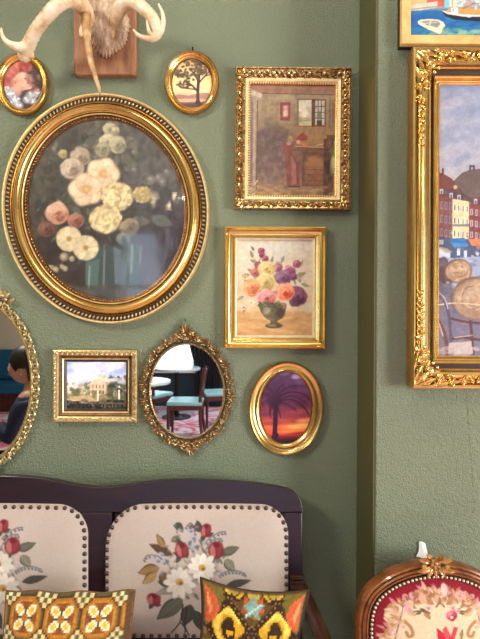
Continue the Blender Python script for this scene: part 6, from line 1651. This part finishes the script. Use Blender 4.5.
for i in range(20):
    th = PI * .62 * i / 19; row = []
    for j in range(40):
        ph = 2 * PI * j / 40
        lim = th * (1.0 if math.cos(ph) < .2 else (1 - .42 * (math.cos(ph) - .2) / .8)) * (1.22 if math.cos(ph) < -.35 else .86 if math.cos(ph) < .3 else 1)
        x = math.sin(lim) * math.cos(ph); y = math.sin(lim) * math.sin(ph); z = math.cos(lim)
        row.append(head_pt(x * .112 - .006, y * .084, z * .13 + .002))
    rows.append(row)
g.grid(rows, cu=True); hr = g.build('hair', HAIR, t, off=o3, smooth=180, solid=.006)
G().ball(head_pt(-.12, 0, .05), .045, (1, 1, .9), 14, 10).build('hair_bun', HAIR, hr, off=o3, smooth=180)
# hands: palm and five bent fingers each
def hand(wrist, fwd, upv, side, label=None):
    fwd, upv = Vector(fwd).normalized(), Vector(upv).normalized(); sd = fwd.cross(upv) * side; w = Vector(wrist)
    vs = [w, w + fwd * .045, w + fwd * .085]; es = [(0, 1), (1, 2)]; rd = [.026, (.022, .036), (.018, .038)]
    for q, (o2, L_) in enumerate(((-.030, .062), (-.010, .074), (.010, .070), (.028, .054))):
        b0 = len(vs); base = w + fwd * .088 + sd * o2
        vs += [base, base + fwd * L_ * .45 - upv * .006, base + fwd * L_ * .75 - upv * .02, base + fwd * L_ * .88 - upv * .036]; es += [(2, b0), (b0, b0 + 1), (b0 + 1, b0 + 2), (b0 + 2, b0 + 3)]; rd += [.0098, .009, .0084, .0075]
    b0 = len(vs); base = w + fwd * .03 - sd * .034
    vs += [base, base + fwd * .03 - sd * .018 - upv * .008, base + fwd * .055 - sd * .02 - upv * .02]; es += [(1, b0), (b0, b0 + 1), (b0 + 1, b0 + 2)]; rd += [.013, .0105, .0085]
    return skin('hand', vs, es, rd, SK, t, o3, 1)
hand(V(.25, .15, .87), (-.35, -.25, .9), (0, 1, .1), 1)
hand(V(.28, -.16, .68), (-.9, .1, -.35), (0, 0, 1), -1)
g = G()
for s_ in (-1, 1): g = G(); g.tube([V(.38, s_ * .12, .045), V(.46, s_ * .12, .05), V(.56, s_ * .12, .04), V(.62, s_ * .12, .03)], [.046, .048, .042, .03], 10, flat=.8); g.build('shoe', plain('black_leather', (22, 20, 20), .35), t, off=o3, smooth=180)
# the stool the guest sits on
t = thing('stool', 'round dark wooden stool under the seated person', 'stool', (px_ + .10, py_, 0))
G().lathe([(0, .365), (.115, .365), (.125, .375), (.115, .392), (0, .392)], n=32).build('seat', DARKCH, t, smooth=40)
for i in range(4):
    a_ = PI / 4 + i * PI / 2; G().tube([(.08 * math.cos(a_), .08 * math.sin(a_), .37), (.10 * math.cos(a_), .10 * math.sin(a_), 0)], [.018, .014], 8).build('leg', DARKCH, t, smooth=50)
# blue banquette along the far left of the room
t = thing('banquette', 'teal blue upholstered banquette on the far side of the room, at the edge mirror', 'bench', (-3.72, -6.25, 0))
BLUE = plain('teal_blue_cloth', (26, 96, 138), .6, var=.05)
G().box((0, 0, .36), (1.0, .6, .16)).build('seat', BLUE, t, smooth=0, bevel=.03); G().box((0, -.26, .70), (1.0, .10, .5)).build('backrest', BLUE, t, smooth=0, bevel=.03); G().box((0, 0, .14), (.96, .54, .279)).build('plinth', DARKCH, t, smooth=0)
